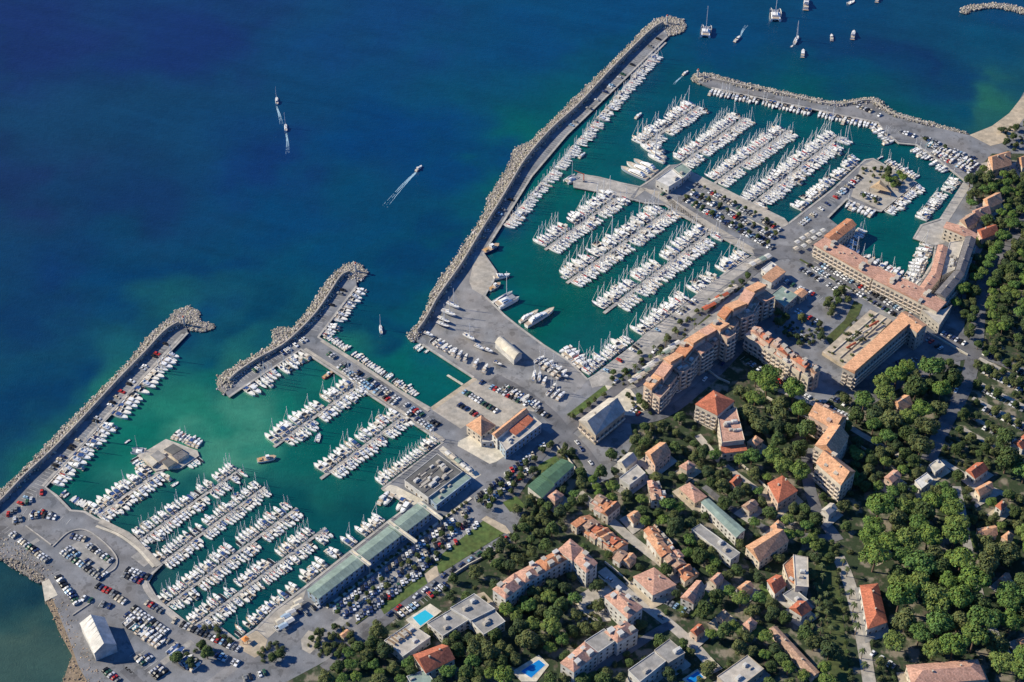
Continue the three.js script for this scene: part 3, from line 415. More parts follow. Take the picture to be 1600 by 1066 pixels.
// a row of boats moored stern-to along a pontoon side or a quay; the first point is where counting starts
function berths({ a, b, side, len, mix, where, off = 1.5, gaps = [], seed, skew = 0, start = 'tip', group, loose = 0.42 }) {
  const r = rng(seed), A = S(...a, 0), B = S(...b, 0), u = V(B.x - A.x, 0, B.z - A.z), D = u.length(); u.normalize();
  let n = V(u.z, 0, -u.x); if ((n.z < 0) !== (side === 'upper')) n.negate();
  let s = 1.2, k = 0;
  while (s < D - 1) {
    const kind = (() => { let q = r(); for (const [kk, w] of mix) { if ((q -= w) < 0) return kk; } return mix[0][0]; })();
    let L = rnd(len[0], len[1], r) * (A.z > -40 && A.x < 0 ? 0.86 : A.z < -150 && A.x > 110 ? 0.82 : 0.93); if (kind === 'open') L = Math.min(L, rnd(4.6, 6.2, r));
    const beam = L * (kind === 'sail' ? 0.27 : kind === 'open' ? 0.38 : kind === 'cat' ? 0.56 : 0.30) + 0.1;
    const t = (s + beam / 2) / D; s += beam + rnd(0.05, loose, r);
    if (gaps.some(([g0, g1]) => t > g0 && t < g1) || s > D + 1) continue;
    const list = TPL[kind], v = Math.floor(Math.pow(r(), kind === 'open' ? 1.0 : 1.2) * list.length), dv = list[v].desc;
    const p = V(A.x + u.x * t * D + n.x * off, 0, A.z + u.z * t * D + n.z * off), sternIn = r() < 0.85;
    let turn = Math.atan2(-n.z, n.x) + skew + rnd(-0.08, 0.08, r);
    const gap = rnd(0.2, 0.9, r); p.addScaledVector(n, gap);
    if (!sternIn) { p.addScaledVector(V(Math.cos(turn), 0, -Math.sin(turn)), L); turn += Math.PI; }
    k += 1; addBoat(kind, v, p, turn, L, `${dv}, ${ordinal(k)} from the ${start}, ${where}`, group || 'boats along ' + where);
  }
}
function finishBoats() {
  const by = {}; for (const b of boats) { const [px, py] = inv(b.pos); b.px = px; b.py = py; b.in = px > -15 && px < 1615 && py > -15 && py < 1085; (by[b.kind] ||= []).push(b); }
  for (const k in by) {
    const list = by[k].filter(b => b.in).sort((p, q) => (q.fixed - p.fixed) || (q.len * (q.py + 1898) - p.len * (p.py + 1898)));
    const rest = list.slice(300), m4 = new THREE.Matrix4(), q = new THREE.Quaternion(), Y = V(0, 1, 0);
    for (const b of list.slice(0, 300)) {
      const o = TPL[k][b.v].root.clone(); o.name = numbered(NAMEOF[k]); scene.add(o); o.position.copy(b.pos); o.rotation.y = b.turn; const s = b.len / 10; o.scale.set(s, s * (k === 'open' ? 0.8 : k === 'sail' ? 1.0 : 1), s * b.narrow);
      tag(o, b.label, CATOF[k], b.group || undefined);
    }
    if (rest.length) {
      const g = new THREE.Group(); g.name = 'moored_' + NAMEOF[k] + '_mass'; g.userData = { kind: 'stuff', label: `far-off ${CATOF[k]}s packed along the upper harbour pontoons`, category: CATOF[k] }; scene.add(g);
      TPL[k].forEach((t, v) => { const mine = rest.filter(b => b.v === v); if (!mine.length) return; const im = new THREE.InstancedMesh(t.merged, VC, mine.length); mine.forEach((b, i) => { const s = b.len / 10; m4.compose(b.pos, q.setFromAxisAngle(Y, b.turn), V(s, s, s * b.narrow)); im.setMatrixAt(i, m4); }); im.name = 'boat_hulls'; im.userData.kind = 'stuff'; im.castShadow = im.receiveShadow = true; g.add(im); });
    }
    console.log(k, 'in view', list.length, 'mass', rest.length);
  }
}
// ---------- cars: nose along +x, centred, 4.2 m ----------
const carBody = (() => {
  const prof = [[-2.1, 0.32], [-2.12, 0.72], [-1.95, 0.9], [-1.1, 0.95], [0.75, 0.95], [1.7, 0.82], [2.08, 0.66], [2.1, 0.32]], sh = new THREE.Shape(prof.map(p => new THREE.Vector2(...p)));
  const g = new THREE.ExtrudeGeometry(sh, { depth: 1.56, bevelEnabled: true, bevelThickness: 0.08, bevelSize: 0.06, bevelSegments: 1 }); g.translate(0, 0, -0.78); g.deleteAttribute('uv'); return g;
})();
const carCabin = loft([[-1.85, 0.78, 0.92, 1.2, 0.9], [-1.35, 0.78, 0.92, 1.42, 0.82], [0.15, 0.78, 0.92, 1.42, 0.82], [0.95, 0.76, 0.92, 1.0, 0.9]], DGL);
const carRoof = (() => { const g = loft([[-1.3, 0.64, 1.40, 1.47, 0.95], [0.12, 0.64, 1.40, 1.47, 0.95]], WHT); g.deleteAttribute('color'); return g; })();
const carWheel = (() => { const g = new THREE.CylinderGeometry(0.33, 0.33, 0.22, 8); g.rotateX(Math.PI / 2); return paint(g, BLK); })();
const vanBody = (() => { const g = loft([[-2.6, 0.95, 0.35, 2.2, 0.94], [1.2, 0.95, 0.35, 2.2, 0.94], [1.9, 0.93, 0.35, 1.3, 0.95], [2.6, 0.9, 0.35, 1.0, 0.95]], WHT); g.deleteAttribute('color'); return g; })();
const CARC = { white: [0.80, 0.80, 0.79], silver: [0.52, 0.53, 0.55], grey: [0.20, 0.21, 0.22], black: [0.018, 0.018, 0.02], 'dark blue': [0.025, 0.045, 0.13], red: [0.45, 0.03, 0.025], beige: [0.5, 0.44, 0.34], 'light blue': [0.25, 0.4, 0.55], green: [0.03, 0.10, 0.06] };
const CARW = ['white', 'white', 'white', 'silver', 'silver', 'silver', 'silver', 'grey', 'grey', 'grey', 'black', 'black', 'black', 'dark blue', 'dark blue', 'red', 'beige', 'light blue', 'green'];
const carMat = {}; for (const k in CARC) { carMat[k] = mat(...CARC[k], 0.3, null, { metalness: 0.1 }); }
const carTpl = {};
for (const k in CARC) { const g = new THREE.Group(); mesh('body', carBody, carMat[k], g); mesh('windows', carCabin, VC, g); mesh('roof', carRoof, carMat[k], g); for (const [x, z] of [[-1.3, 0.78], [-1.3, -0.78], [1.35, 0.78], [1.35, -0.78]]) mesh('wheel', carWheel, VC, g).position.set(x, 0.33, z); carTpl[k] = g; }
const carMerged = mergeGeometries([paint(carBody.clone(), [1, 1, 1]), carCabin, paint(carRoof.clone(), [1, 1, 1])].map(g => { g = g.clone(); g.deleteAttribute('uv'); return g; }));
const cars = [], bayLines = [];
function dryRow(a, b, where, kinds, len, seed, start = 'left') {        // boats laid up ashore on trailers, side by side
  const r = rng(seed), A = S(...a), B = S(...b), u = V(B.x - A.x, 0, B.z - A.z), D = u.length(), dir = Math.atan2(-u.z, u.x); u.normalize(); let k = 0;
  for (let s = 1; s < D;) { const L = rnd(len[0], len[1], r), kind = pick(kinds, r); s += L * 0.2; if (r() < 0.9) { k += 1; const v = Math.floor(r() * TPL[kind].length), turn = dir + Math.PI / 2 + rnd(-0.08, 0.08, r); addBoat(kind, v, V(A.x + u.x * s - Math.cos(turn) * L / 2, GROUND + 0.06 * L, A.z + u.z * s + Math.sin(turn) * L / 2), turn, L, `laid-up ${TPL[kind][v].desc}, ${ordinal(k)} from ${start}, ${where}`, 'boats laid up ' + where); } s += L * 0.2 + 0.3; }
}
function carRow(a, b, where, { fill = 0.85, angle = 90, seed = 1, step = null, start = 'left end', y = GROUND + 0.12 } = {}) {
  const r = rng(seed * 31 + 5), A = S(...a), B = S(...b), u = V(B.x - A.x, 0, B.z - A.z), D = u.length(), dir = Math.atan2(-u.z, u.x), st = step || (angle > 45 ? 2.55 : 6.2); u.normalize();
  let k = 0;
  for (let s = 1.3; s < D - 1; s += st) {
    if (angle > 45) { const a2 = dir + angle * Math.PI / 180, h = V(Math.cos(a2), 0, -Math.sin(a2)), c = V(A.x + u.x * (s - st / 2), GROUND + 0.11, A.z + u.z * (s - st / 2)), w = u.clone().multiplyScalar(0.09), p = c.clone().addScaledVector(h, 2.4), q = c.clone().addScaledVector(h, -2.4); bayLines.push(p.clone().sub(w), p.clone().add(w), q.clone().add(w), p.clone().sub(w), q.clone().add(w), q.clone().sub(w)); }
    if (r() > fill) continue; const c = pick(CARW, r); k += 1;
    cars.push({ pos: V(A.x + u.x * s + rnd(-0.2, 0.2, r), y, A.z + u.z * s + rnd(-0.12, 0.12, r)), turn: dir + angle * Math.PI / 180 + rnd(-0.025, 0.025, r) + (r() < 0.5 ? Math.PI : 0), c, s: rnd(0.9, 1.1, r), label: `${c} car, ${ordinal(k)} from the ${start}, ${where}`, group: 'cars ' + where });
  }
}
function finishCars() {
  const bl = struct('painted_bay_lines', tri(bayLines), M.white); bl.userData.kind = 'structure';
  for (const b of cars) { const [px, py] = inv(b.pos); b.py = py; b.in = px > -5 && px < 1605 && py > 0 && py < 1070; }
  const list = cars.filter(b => b.in).sort((p, q) => q.py - p.py), rest = list.slice(300);
  for (const b of list.slice(0, 300)) { const o = carTpl[b.c].clone(); o.name = numbered('parked_car'); scene.add(o); o.position.copy(b.pos); o.rotation.y = b.turn; o.scale.setScalar(b.s); tag(o, b.label, 'car', b.group); }
  const im = new THREE.InstancedMesh(carMerged, VC, rest.length), m4 = new THREE.Matrix4(), q = new THREE.Quaternion(), col = new THREE.Color();
  rest.forEach((b, i) => { m4.compose(b.pos, q.setFromAxisAngle(V(0, 1, 0), b.turn), V(b.s, b.s, b.s)); im.setMatrixAt(i, m4); im.setColorAt(i, col.setRGB(...CARC[b.c])); });
  im.name = 'distant_parked_cars'; im.userData = { kind: 'stuff', label: 'far-off parked cars filling the upper harbour car parks', category: 'cars' }; im.castShadow = im.receiveShadow = true; scene.add(im);
  console.log('cars', list.length, 'mass', rest.length);
}
// ---------- trees ----------
function leafCrown(lobes, n, size, tone, seed) {
  const r = rng(seed), pos = new Float32Array(n * 9), col = new Float32Array(n * 9), w = lobes.map(l => l[3] * l[4]), W = w.reduce((a, b) => a + b, 0), d = new THREE.Vector3(), t1 = new THREE.Vector3(), t2 = new THREE.Vector3(), c = new THREE.Vector3(), v = new THREE.Vector3();
  for (let i = 0; i < n; i++) {
    let q = r() * W, k = 0; while (q > w[k] && k < w.length - 1) { q -= w[k]; k++; }
    const [lx, ly, lz, rad, flat] = lobes[k];
    d.set(r() * 2 - 1, r() * 1.7 - 0.7, r() * 2 - 1).normalize(); const rr = rad * (0.72 + 0.34 * r());
    c.set(lx + d.x * rr, ly + d.y * rr * flat, lz + d.z * rr);
    d.y += 0.25; d.x += rnd(-0.55, 0.55, r); d.y += rnd(-0.4, 0.5, r); d.z += rnd(-0.55, 0.55, r); d.normalize();
    t1.set(r() - 0.5, r() - 0.5, r() - 0.5).cross(d).normalize(); t2.crossVectors(d, t1);
    const s = size * (0.6 + 0.8 * r()), g = 0.72 + 0.56 * r(), yl = rnd(-0.15, 0.25, r);
    for (let m = 0; m < 3; m++) { const a = m * 2.094 + r() * 0.6; v.copy(c).addScaledVector(t1, Math.cos(a) * s).addScaledVector(t2, Math.sin(a) * s); v.toArray(pos, i * 9 + m * 3); col.set([tone[0] * g * (1 + yl), tone[1] * g, tone[2] * g * (1 - yl)], i * 9 + m * 3); }
  }
  const g = new THREE.BufferGeometry(); g.setAttribute('position', new THREE.BufferAttribute(pos, 3)); g.setAttribute('color', new THREE.BufferAttribute(col, 3)); g.computeVertexNormals(); return g;
}
function trunkGeo(h, r0, r1, lean, limbs, seed) { const r = rng(seed), parts = [rod(V(0, 0, 0), V(lean, h, 0), r0, [0.15, 0.10, 0.07], 6)]; for (let i = 0; i < limbs; i++) { const a = i * 6.28 / limbs + r(), y = h * rnd(0.55, 0.85, r); parts.push(rod(V(lean * y / h, y, 0), V(lean + Math.cos(a) * r1, h + rnd(0.2, 1.2, r), Math.sin(a) * r1), r0 * 0.5, [0.15, 0.10, 0.07], 4)); } return mergeGeometries(parts); }
const TREE = { pine: [], oak: [], cypress: [], palm: [], shrub: [], grey: [] };
for (let s = 0; s < 6; s++) {
  const r = rng(800 + s), lobes = [[0, 6.6, 0, 2.2, 0.62]], nl = 7 + Math.floor(r() * 3);
  for (let i = 0; i < nl; i++) { const a = i * 6.283 / nl + r() * 0.7, d = rnd(1.8, 3.2, r); lobes.push([Math.cos(a) * d, 6.1 + rnd(-0.7, 0.6, r), Math.sin(a) * d, rnd(1.3, 2.1, r), 0.6]); }
  TREE.pine.push({ crown: leafCrown(lobes, 2000, 0.34, [[0.098, 0.175, 0.034], [0.118, 0.190, 0.038], [0.080, 0.150, 0.034], [0.105, 0.168, 0.036], [0.088, 0.172, 0.042], [0.125, 0.185, 0.044]][s], 810 + s), trunk: trunkGeo(6, 0.3, 2.2, rnd(-0.5, 0.5, r), 4, 820 + s) });
}
for (let s = 0; s < 5; s++) {
  const r = rng(840 + s), lobes = [[0, 4.8, 0, 2.6, 0.95]], nl = 6 + Math.floor(r() * 3);
  for (let i = 0; i < nl; i++) { const a = i * 6.283 / nl + r(), d = rnd(1.6, 2.8, r); lobes.push([Math.cos(a) * d, 4.2 + rnd(-1.0, 1.4, r), Math.sin(a) * d, rnd(1.3, 2.0, r), 0.9]); }
  TREE.oak.push({ crown: leafCrown(lobes, 1900, 0.36, [[0.050, 0.082, 0.022], [0.062, 0.105, 0.03], [0.075, 0.10, 0.035], [0.045, 0.075, 0.028], [0.09, 0.115, 0.04]][s], 850 + s), trunk: trunkGeo(3.6, 0.32, 1.8, rnd(-0.3, 0.3, r), 4, 860 + s) });
}
for (let s = 0; s < 2; s++) TREE.cypress.push({ crown: leafCrown([[0, 2.2, 0, 1.1, 1.9], [0, 5.2, 0, 0.9, 2.2], [0, 8.0, 0, 0.5, 2.4]], 500, 0.26, [0.03, 0.055, 0.02], 870 + s), trunk: trunkGeo(2, 0.2, 0, 0, 0, 875 + s) });
for (let s = 0; s < 3; s++) TREE.shrub.push({ crown: leafCrown([[0, 1.7, 0, 1.9, 0.8], [1.3, 1.3, 0.6, 1.3, 0.8], [-1.1, 1.4, -0.8, 1.4, 0.8]], 420, 0.3, [[0.06, 0.095, 0.03], [0.085, 0.10, 0.035], [0.05, 0.075, 0.03]][s], 880 + s), trunk: trunkGeo(1.2, 0.14, 0.8, 0, 3, 885 + s) });
for (let s = 0; s < 3; s++) {
  const r = rng(890 + s), out = [], cols = [], nf = 15;
  for (let i = 0; i < nf; i++) { const a = i * 2.4 + r(), up = rnd(0.1, 1.0, r), len = rnd(2.2, 2.9, r), ca = Math.cos(a), sa = Math.sin(a); let p = null; for (let k = 0; k <= 5; k++) { const t = k / 5, x = len * t * (1 - 0.15 * t * up), y = 6 + up * 1.6 * t - 2.2 * t * t, w = 0.34 * Math.sin(Math.PI * (0.12 + 0.86 * t)); const L = V(ca * x - sa * w, y - 0.1, sa * x + ca * w), Q = V(ca * x + sa * w, y - 0.1, sa * x - ca * w), C = V(ca * x, y + 0.08, sa * x); if (p) out.push(p[0], L, C, p[0], C, p[2], p[2], C, Q, p[2], Q, p[1]); p = [L, Q, C]; } }
  TREE.palm.push({ crown: paint(tri(out), [0.075, 0.10, 0.035]), trunk: rod(V(0, 0, 0), V(0.2, 6, 0), 0.26, [0.22, 0.17, 0.12], 7) });
}
const TREENAME = { pine: 'umbrella_pine', oak: 'broadleaf_tree', cypress: 'cypress_tree', palm: 'palm_tree', shrub: 'garden_shrub' }, TREEDESC = { pine: 'umbrella pine', oak: 'dark leafy tree', cypress: 'narrow cypress', palm: 'palm tree', shrub: 'low round shrub' }, BASER = { pine: 4.6, oak: 4.0, cypress: 1.2, palm: 2.4, shrub: 2.4 };
const trees = [];
const treeMat = new THREE.MeshStandardMaterial({ vertexColors: true, roughness: 0.95, side: THREE.DoubleSide });
function addTree(kind, x, z, rad, r = R) { trees.push({ kind, x, z, rad, v: Math.floor(r() * TREE[kind].length), turn: r() * 6.28, hs: rnd(0.95, 1.4, r) }); }
// survey position of the crown's middle: the foot stands below it on the ground
function treeAt(kind, px, py, rad, r = R) { const k = rad / BASER[kind], p = S(px, py, GROUND + (kind === 'pine' ? 6 : kind === 'oak' ? 4 : kind === 'palm' ? 5.5 : 1.5) * k); addTree(kind, p.x, p.z, rad, r); }
const landmarks = [];      // [world point, short phrase] for naming trees after what they stand by
function finishTrees() {
  const ok = trees.filter(t => { const [px, py] = inv(V(t.x, GROUND, t.z)); t.px = px; t.py = py; return px > -20 && px < 1620 && py > -20 && py < 1110; });
  for (const t of ok) { let best = 1e9; for (const [p, n] of landmarks) { const d = Math.hypot(p.x - t.x, p.z - t.z); if (d < best) { best = d; t.near = n; t.nd = d; t.side = Math.abs(p.x - t.x) > Math.abs(p.z - t.z) ? (t.x > p.x ? 'right of' : 'left of') : (t.z > p.z ? 'below' : 'above'); } } }
  const groups = {}; for (const t of ok) (groups[[t.kind, t.side, t.near]] ||= []).push(t);
  for (const k in groups) groups[k].sort((a, b) => a.nd - b.nd).forEach((t, i) => { t.label = `${i ? ordinal(i + 1) + ' nearest' : 'nearest'} ${TREEDESC[t.kind]} ${t.side} the ${t.near}`; });
  const by = {}; for (const t of ok) (by[t.kind] ||= []).push(t);
  for (const k in by) {
    const list = by[k].sort((a, b) => b.rad * (b.py + 1898) - a.rad * (a.py + 1898)), rest = list.slice(300);
    for (const t of list.slice(0, 300)) {
      const g = thing(TREENAME[k], t.label, k === 'shrub' ? 'shrub' : 'tree', TREEDESC[k] + 's of the shore gardens'), s = t.rad / BASER[k]; g.position.set(t.x, GROUND, t.z); g.rotation.y = t.turn; g.scale.set(s, s * t.hs, s);
      mesh('trunk', TREE[k][t.v].trunk, VCM, g); mesh('crown', TREE[k][t.v].crown, treeMat, g);
    }
    if (rest.length) {
      const g = new THREE.Group(); g.name = 'distant_' + TREENAME[k] + '_mass'; g.userData = { kind: 'stuff', label: `far ${TREEDESC[k]}s too small to tell apart`, category: 'trees' }; scene.add(g); const m4 = new THREE.Matrix4(), q = new THREE.Quaternion();
      TREE[k].forEach((tp, v) => { const mine = rest.filter(t => t.v === v); if (!mine.length) return; for (const [n, geo, mm] of [['trunks', tp.trunk, VCM], ['crowns', tp.crown, treeMat]]) { const im = new THREE.InstancedMesh(geo, mm, mine.length); mine.forEach((t, i) => { const s = t.rad / BASER[k]; m4.compose(V(t.x, GROUND, t.z), q.setFromAxisAngle(V(0, 1, 0), t.turn), V(s, s * t.hs, s)); im.setMatrixAt(i, m4); }); im.name = n; im.userData.kind = 'stuff'; im.castShadow = im.receiveShadow = true; g.add(im); } });
    }
    console.log(k, list.length);
  }
}
// ---------- buildings ----------
const FRM = [0.55, 0.50, 0.43], winGeo = mergeGeometries([box(1.5, 0.14, 0.14, 0, 0.82, 0, FRM), box(1.5, 0.14, 0.2, 0, -0.82, 0, FRM), box(0.12, 1.5, 0.14, -0.69, 0, 0, FRM), box(0.12, 1.5, 0.14, 0.69, 0, 0, FRM), box(1.28, 1.52, 0.06, 0, 0, 0, DGL)]);
const BAL = [0.72, 0.62, 0.52], balGeo = mergeGeometries([box(3.1, 0.18, 1.2, 0, 0, 0.6, BAL), box(3.1, 0.95, 0.1, 0, 0.5, 1.16, BAL), box(0.1, 0.95, 1.1, -1.5, 0.5, 0.6, BAL), box(0.1, 0.95, 1.1, 1.5, 0.5, 0.6, BAL), box(1.9, 2.0, 0.08, 0, 1.15, 0.05, [0.10, 0.10, 0.11])]);
const chimGeo = box(0.8, 1.5, 0.8, 0, 0.4, 0), unitGeo = mergeGeometries([box(1.8, 1.1, 1.4, 0, 0.55, 0), box(1.2, 0.3, 1.0, 0, 1.25, 0)]), skyGeo = box(1.2, 0.35, 2.0, 0, 0.17, 0);
const dormGeo = mergeGeometries([box(2.2, 2.2, 2.2, 0, 1.1, 0), box(2.5, 0.2, 2.5, 0, 2.3, 0)]);
const seamGeo = box(0.22, 0.16, 1);
const doorGeo = mergeGeometries([box(1.5, 2.3, 0.12, 0, 1.15, 0, WHT), box(1.2, 2.1, 0.18, 0, 1.08, 0, [0.16, 0.10, 0.06])]);
function scaleQuad(p, o) { const c = p.reduce((a, b) => a.add(b), V(0, 0, 0)).multiplyScalar(1 / p.length); return p.map(v => { const d = V(v.x - c.x, 0, v.z - c.z), l = d.length() || 1; return V(v.x + d.x / l * o, v.y, v.z + d.z / l * o); }); }
function roofGeo(p, y, kind, rh, ridge, ov) {
  let q = scaleQuad(ccw(p), ov); for (let i = 0; i < ridge; i++) q = [q[1], q[2], q[3], q[0]];
  const up = (v, h) => V(v.x, h, v.z), mid = (a, b, t = 0.5) => V(a.x + (b.x - a.x) * t, 0, a.z + (b.z - a.z) * t), T3 = [], quad = (a, b, c, d) => T3.push(a, b, c, a, c, d), e = 0.22;
  const E = q.map(v => up(v, y + e)), Bt = q.map(v => up(v, y - 0.02));
  for (let i = 0; i < 4; i++) quad(Bt[i], Bt[(i + 1) % 4], E[(i + 1) % 4], E[i]);
  quad(Bt[3], Bt[2], Bt[1], Bt[0]);
  if (kind === 'flat') { quad(E[0], E[1], E[2], E[3]); return tri(T3); }
  const m1 = mid(q[0], q[3]), m2 = mid(q[1], q[2]), L = m1.distanceTo(m2), wdt = q[0].distanceTo(q[3]);
  if (kind === 'mono') { const a = up(q[3], y + rh), b = up(q[2], y + rh); quad(E[0], E[1], b, a); quad(E[1], E[2], b, b); quad(E[0], a, E[3], E[3]); quad(E[2], E[3], a, b); return tri(T3); }
  if (kind === 'vault') { const N = 8; let pa = null; for (let k = 0; k <= N; k++) { const t = k / N, h = y + e + rh * Math.sin(Math.PI * t), a = up(mid(q[0], q[3], t), h), b = up(mid(q[1], q[2], t), h); if (pa) { quad(pa[0], pa[1], b, a); T3.push(pa[0], a, up(m1, y + e), pa[1], up(m2, y + e), b); } pa = [a, b]; } return tri(T3); }
  const k = kind === 'hip' ? Math.min(0.5, 0.5 * wdt / L) : 0, r1 = up(mid(m1, m2, k), y + e + rh), r2 = up(mid(m1, m2, 1 - k), y + e + rh);
  quad(E[0], E[1], r2, r1); quad(E[2], E[3], r1, r2); T3.push(E[1], E[2], r2, E[3], E[0], r1);
  return tri(T3);
}
let bseed = 100;
function building(name, label, category, short, blocks) {
  const t = thing(name, label, category), r = rng(bseed++), solids = [];
  for (const b of blocks) if (!b.roof || b.roof === 'gable') { const p = ccw(at(b.q, GROUND + b.h)), w = b.ridge % 2 ? p[0].distanceTo(p[1]) : p[1].distanceTo(p[2]); if (b.rh === undefined || b.rh > 2) b.rh = Math.min(6, w * 0.40); }
  const feet = blocks.map(b => at(b.q, GROUND + b.h));
  blocks.forEach((b, bi) => {
    const p = ccw(feet[bi]), base = GROUND + (b.base || 0) - (b.base ? 0 : 0.3), y = GROUND + b.h;
    blocked.push(p.map(v => [v.x, v.z])); solids.push(p.map(v => [v.x, v.z]));
    mesh('wall', prism(p, base, y - 0.03), b.wall || M.cream, t);
    const kind = b.roof || 'gable', rf = mesh('roof', roofGeo(p, y, kind, b.rh ?? 2.2, b.ridge || 0, kind === 'flat' ? 0.05 : 0.45), b.rm || M.tile, t);
    b._rf = rf;
    const c = p.reduce((a, v) => a.add(v), V(0, 0, 0)).multiplyScalar(1 / p.length), pt = (i, k) => V(p[0].x + (p[1].x - p[0].x) * i + (p[3].x - p[0].x) * k, 0, p[0].z + (p[1].z - p[0].z) * i + (p[3].z - p[0].z) * k);
    const len0 = p[0].distanceTo(p[1]), len1 = p[1].distanceTo(p[2]), ang = Math.atan2(-(p[1].z - p[0].z), p[1].x - p[0].x);
    if (kind === 'flat') {
      if (!b.plain) { const out = scaleQuad(p, 0.12), q = [...out, out[0]]; mesh('parapet', wallGeo(q, 0.35, y + 0.1, y + (b.parH || 0.6)), b.par || b.wall || M.cream, t); }
      const n = b.units ?? Math.min(6, Math.round(len0 * len1 / 90));
      for (let i = 0; i < n; i++) { const v = pt(rnd(0.15, 0.85, r), rnd(0.2, 0.8, r)), s = rnd(0.8, 1.7, r), u = mesh('roof_unit', unitGeo, r() < 0.5 ? M.flatpale : M.white, rf); u.position.set(v.x, y + 0.2, v.z); u.rotation.y = ang; u.scale.set(s * rnd(0.7, 1.6, r), s * 0.8, s); }
    } else if (kind === 'gable' || kind === 'hip') {
      const n = b.chim ?? (len0 * len1 > 150 ? 2 : 1), R1 = b.ridge % 2;
      for (let i = 0; i < n; i++) { const a = 0.3 + 0.4 * (n > 1 ? i / (n - 1) : r()), v = R1 ? pt(0.4 + 0.2 * r(), a) : pt(a, 0.38 + 0.24 * r()), ch = mesh('chimney', chimGeo, M.cream, rf); ch.position.set(v.x, y + (b.rh ?? 2.2) * 0.85, v.z); ch.rotation.y = ang; }
    }
    for (let i = 1, n = b.ribs || 0; i < n; i++) { const R1 = b.ridge % 2, P2 = k => { const v = R1 ? pt(k, i / n) : pt(i / n, k); v.y = y + 0.24 + (b.rh ?? 2.2) * (1 - Math.abs(k - 0.5) * 2); return v; }; for (const [k0, k1] of [[0.01, 0.5], [0.5, 0.99]]) { const a = P2(k0), q2 = P2(k1), d = a.distanceTo(q2), o = mesh('seam', seamGeo, b.rm, rf); o.position.copy(a).lerp(q2, 0.5); o.scale.set(1, 1, d); o.lookAt(q2); } }
    if (b.lights) for (let i = 0; i < b.lights; i++) { const v = pt(rnd(0.12, 0.8, r), rnd(0.12, 0.88, r)), o = mesh('skylight', skyGeo, r() < 0.6 ? M.slate : M.flatpale, rf); o.position.set(v.x, y + 0.2, v.z); o.rotation.y = ang + Math.PI / 2; o.scale.set(0.8, 1, rnd(1.5, 4.5, r)); }
    for (let i = 0, n = b.dorm || 0; i < n; i++) for (const side of [0, 1]) {           // dormers and roof terraces stepping out of the slopes
      if (r() < 0.25) continue; const a = (i + rnd(0.3, 0.7, r)) / n, k = side ? rnd(0.72, 0.84, r) : rnd(0.16, 0.28, r), v = b.ridge % 2 ? pt(k, a) : pt(a, k), o = mesh('dormer', dormGeo, r() < 0.6 ? b.wall : M.flatpale, rf); o.position.set(v.x, y + 0.2, v.z); o.rotation.y = ang; o.scale.set(rnd(0.8, 1.5, r), rnd(0.8, 1.3, r), rnd(0.9, 1.3, r));
    }
    b._p = p;
  });
  blocks.forEach((b, bi) => {
    if (b.win === false) return; const p = b._p; let doors = 0;
    for (let e = 0; e < 4; e++) {
      const A = p[e], B = p[(e + 1) % 4], d = V(B.x - A.x, 0, B.z - A.z), L = d.length(), bays = Math.floor((L - 0.6) / 3.3); if (bays < 1) continue; d.normalize();
      const n = V(-d.z, 0, d.x), cx = p.reduce((s, v) => s + v.x, 0) / 4, cz = p.reduce((s, v) => s + v.z, 0) / 4; if ((A.x + B.x) / 2 * n.x + (A.z + B.z) / 2 * n.z < cx * n.x + cz * n.z) n.negate();
      const yaw = Math.atan2(n.x, n.z), floors = Math.max(1, Math.floor((b.h - (b.base || 0)) / 3.05));
      for (let i = 0; i < bays; i++) {
        const s = (i + 0.5) / bays * L, x = A.x + d.x * s, z = A.z + d.z * s;
        if (solids.some((q, k) => k !== bi && blocks[k].h > b.h * 0.6 && inPoly(x + n.x * 0.6, z + n.z * 0.6, q))) continue;
        for (let f = 0; f < floors; f++) {
          const y = GROUND + (b.base || 0) + f * 3.05, bal = b.balc && f > 0 && n.z + n.x * b.balcx > 0;
          if (f === 0 && i === Math.floor(bays / 2) && !doors && n.z > 0) { doors = 1; const o = mesh('door', doorGeo, VCM, t); o.position.set(x, y, z); o.rotation.y = yaw; continue; }
          const o = bal ? mesh('balcony', balGeo, VCM, t) : mesh('window', winGeo, VCM, t);
          o.position.set(x + n.x * 0.01, bal ? y : y + 1.65, z + n.z * 0.01); o.rotation.y = yaw;
        }
      }
    }
  });
  const c = V(0, 0, 0); let k = 0; for (const f of feet) for (const v of f) { c.add(v); k++; } c.multiplyScalar(1 / k); landmarks.push([c, short]);
  return t;
}
const Q = (...n) => { const o = []; for (let i = 0; i < n.length; i += 2) o.push([n[i], n[i + 1]]); return o; };
const tileRow = (name, label, short, q, h, rm, wall, extra = {}) => { const y = scaleQuad(ccw(at(q, GROUND + h)), 4.5), dz = 0.6; level += 1; struct('yard', tri(flatTris(y.map(v => V(v.x, 0, v.z + dz)), GROUND + 0.012 + level * 0.004)), [M.paving, M.stone, M.flat, M.sand, M.grass][level % 5]); blocked.push(scaleQuad(y, -2).map(v => [v.x, v.z])); return building(name, label, 'house', short, [{ q, h, rm, wall, ...extra }]); };

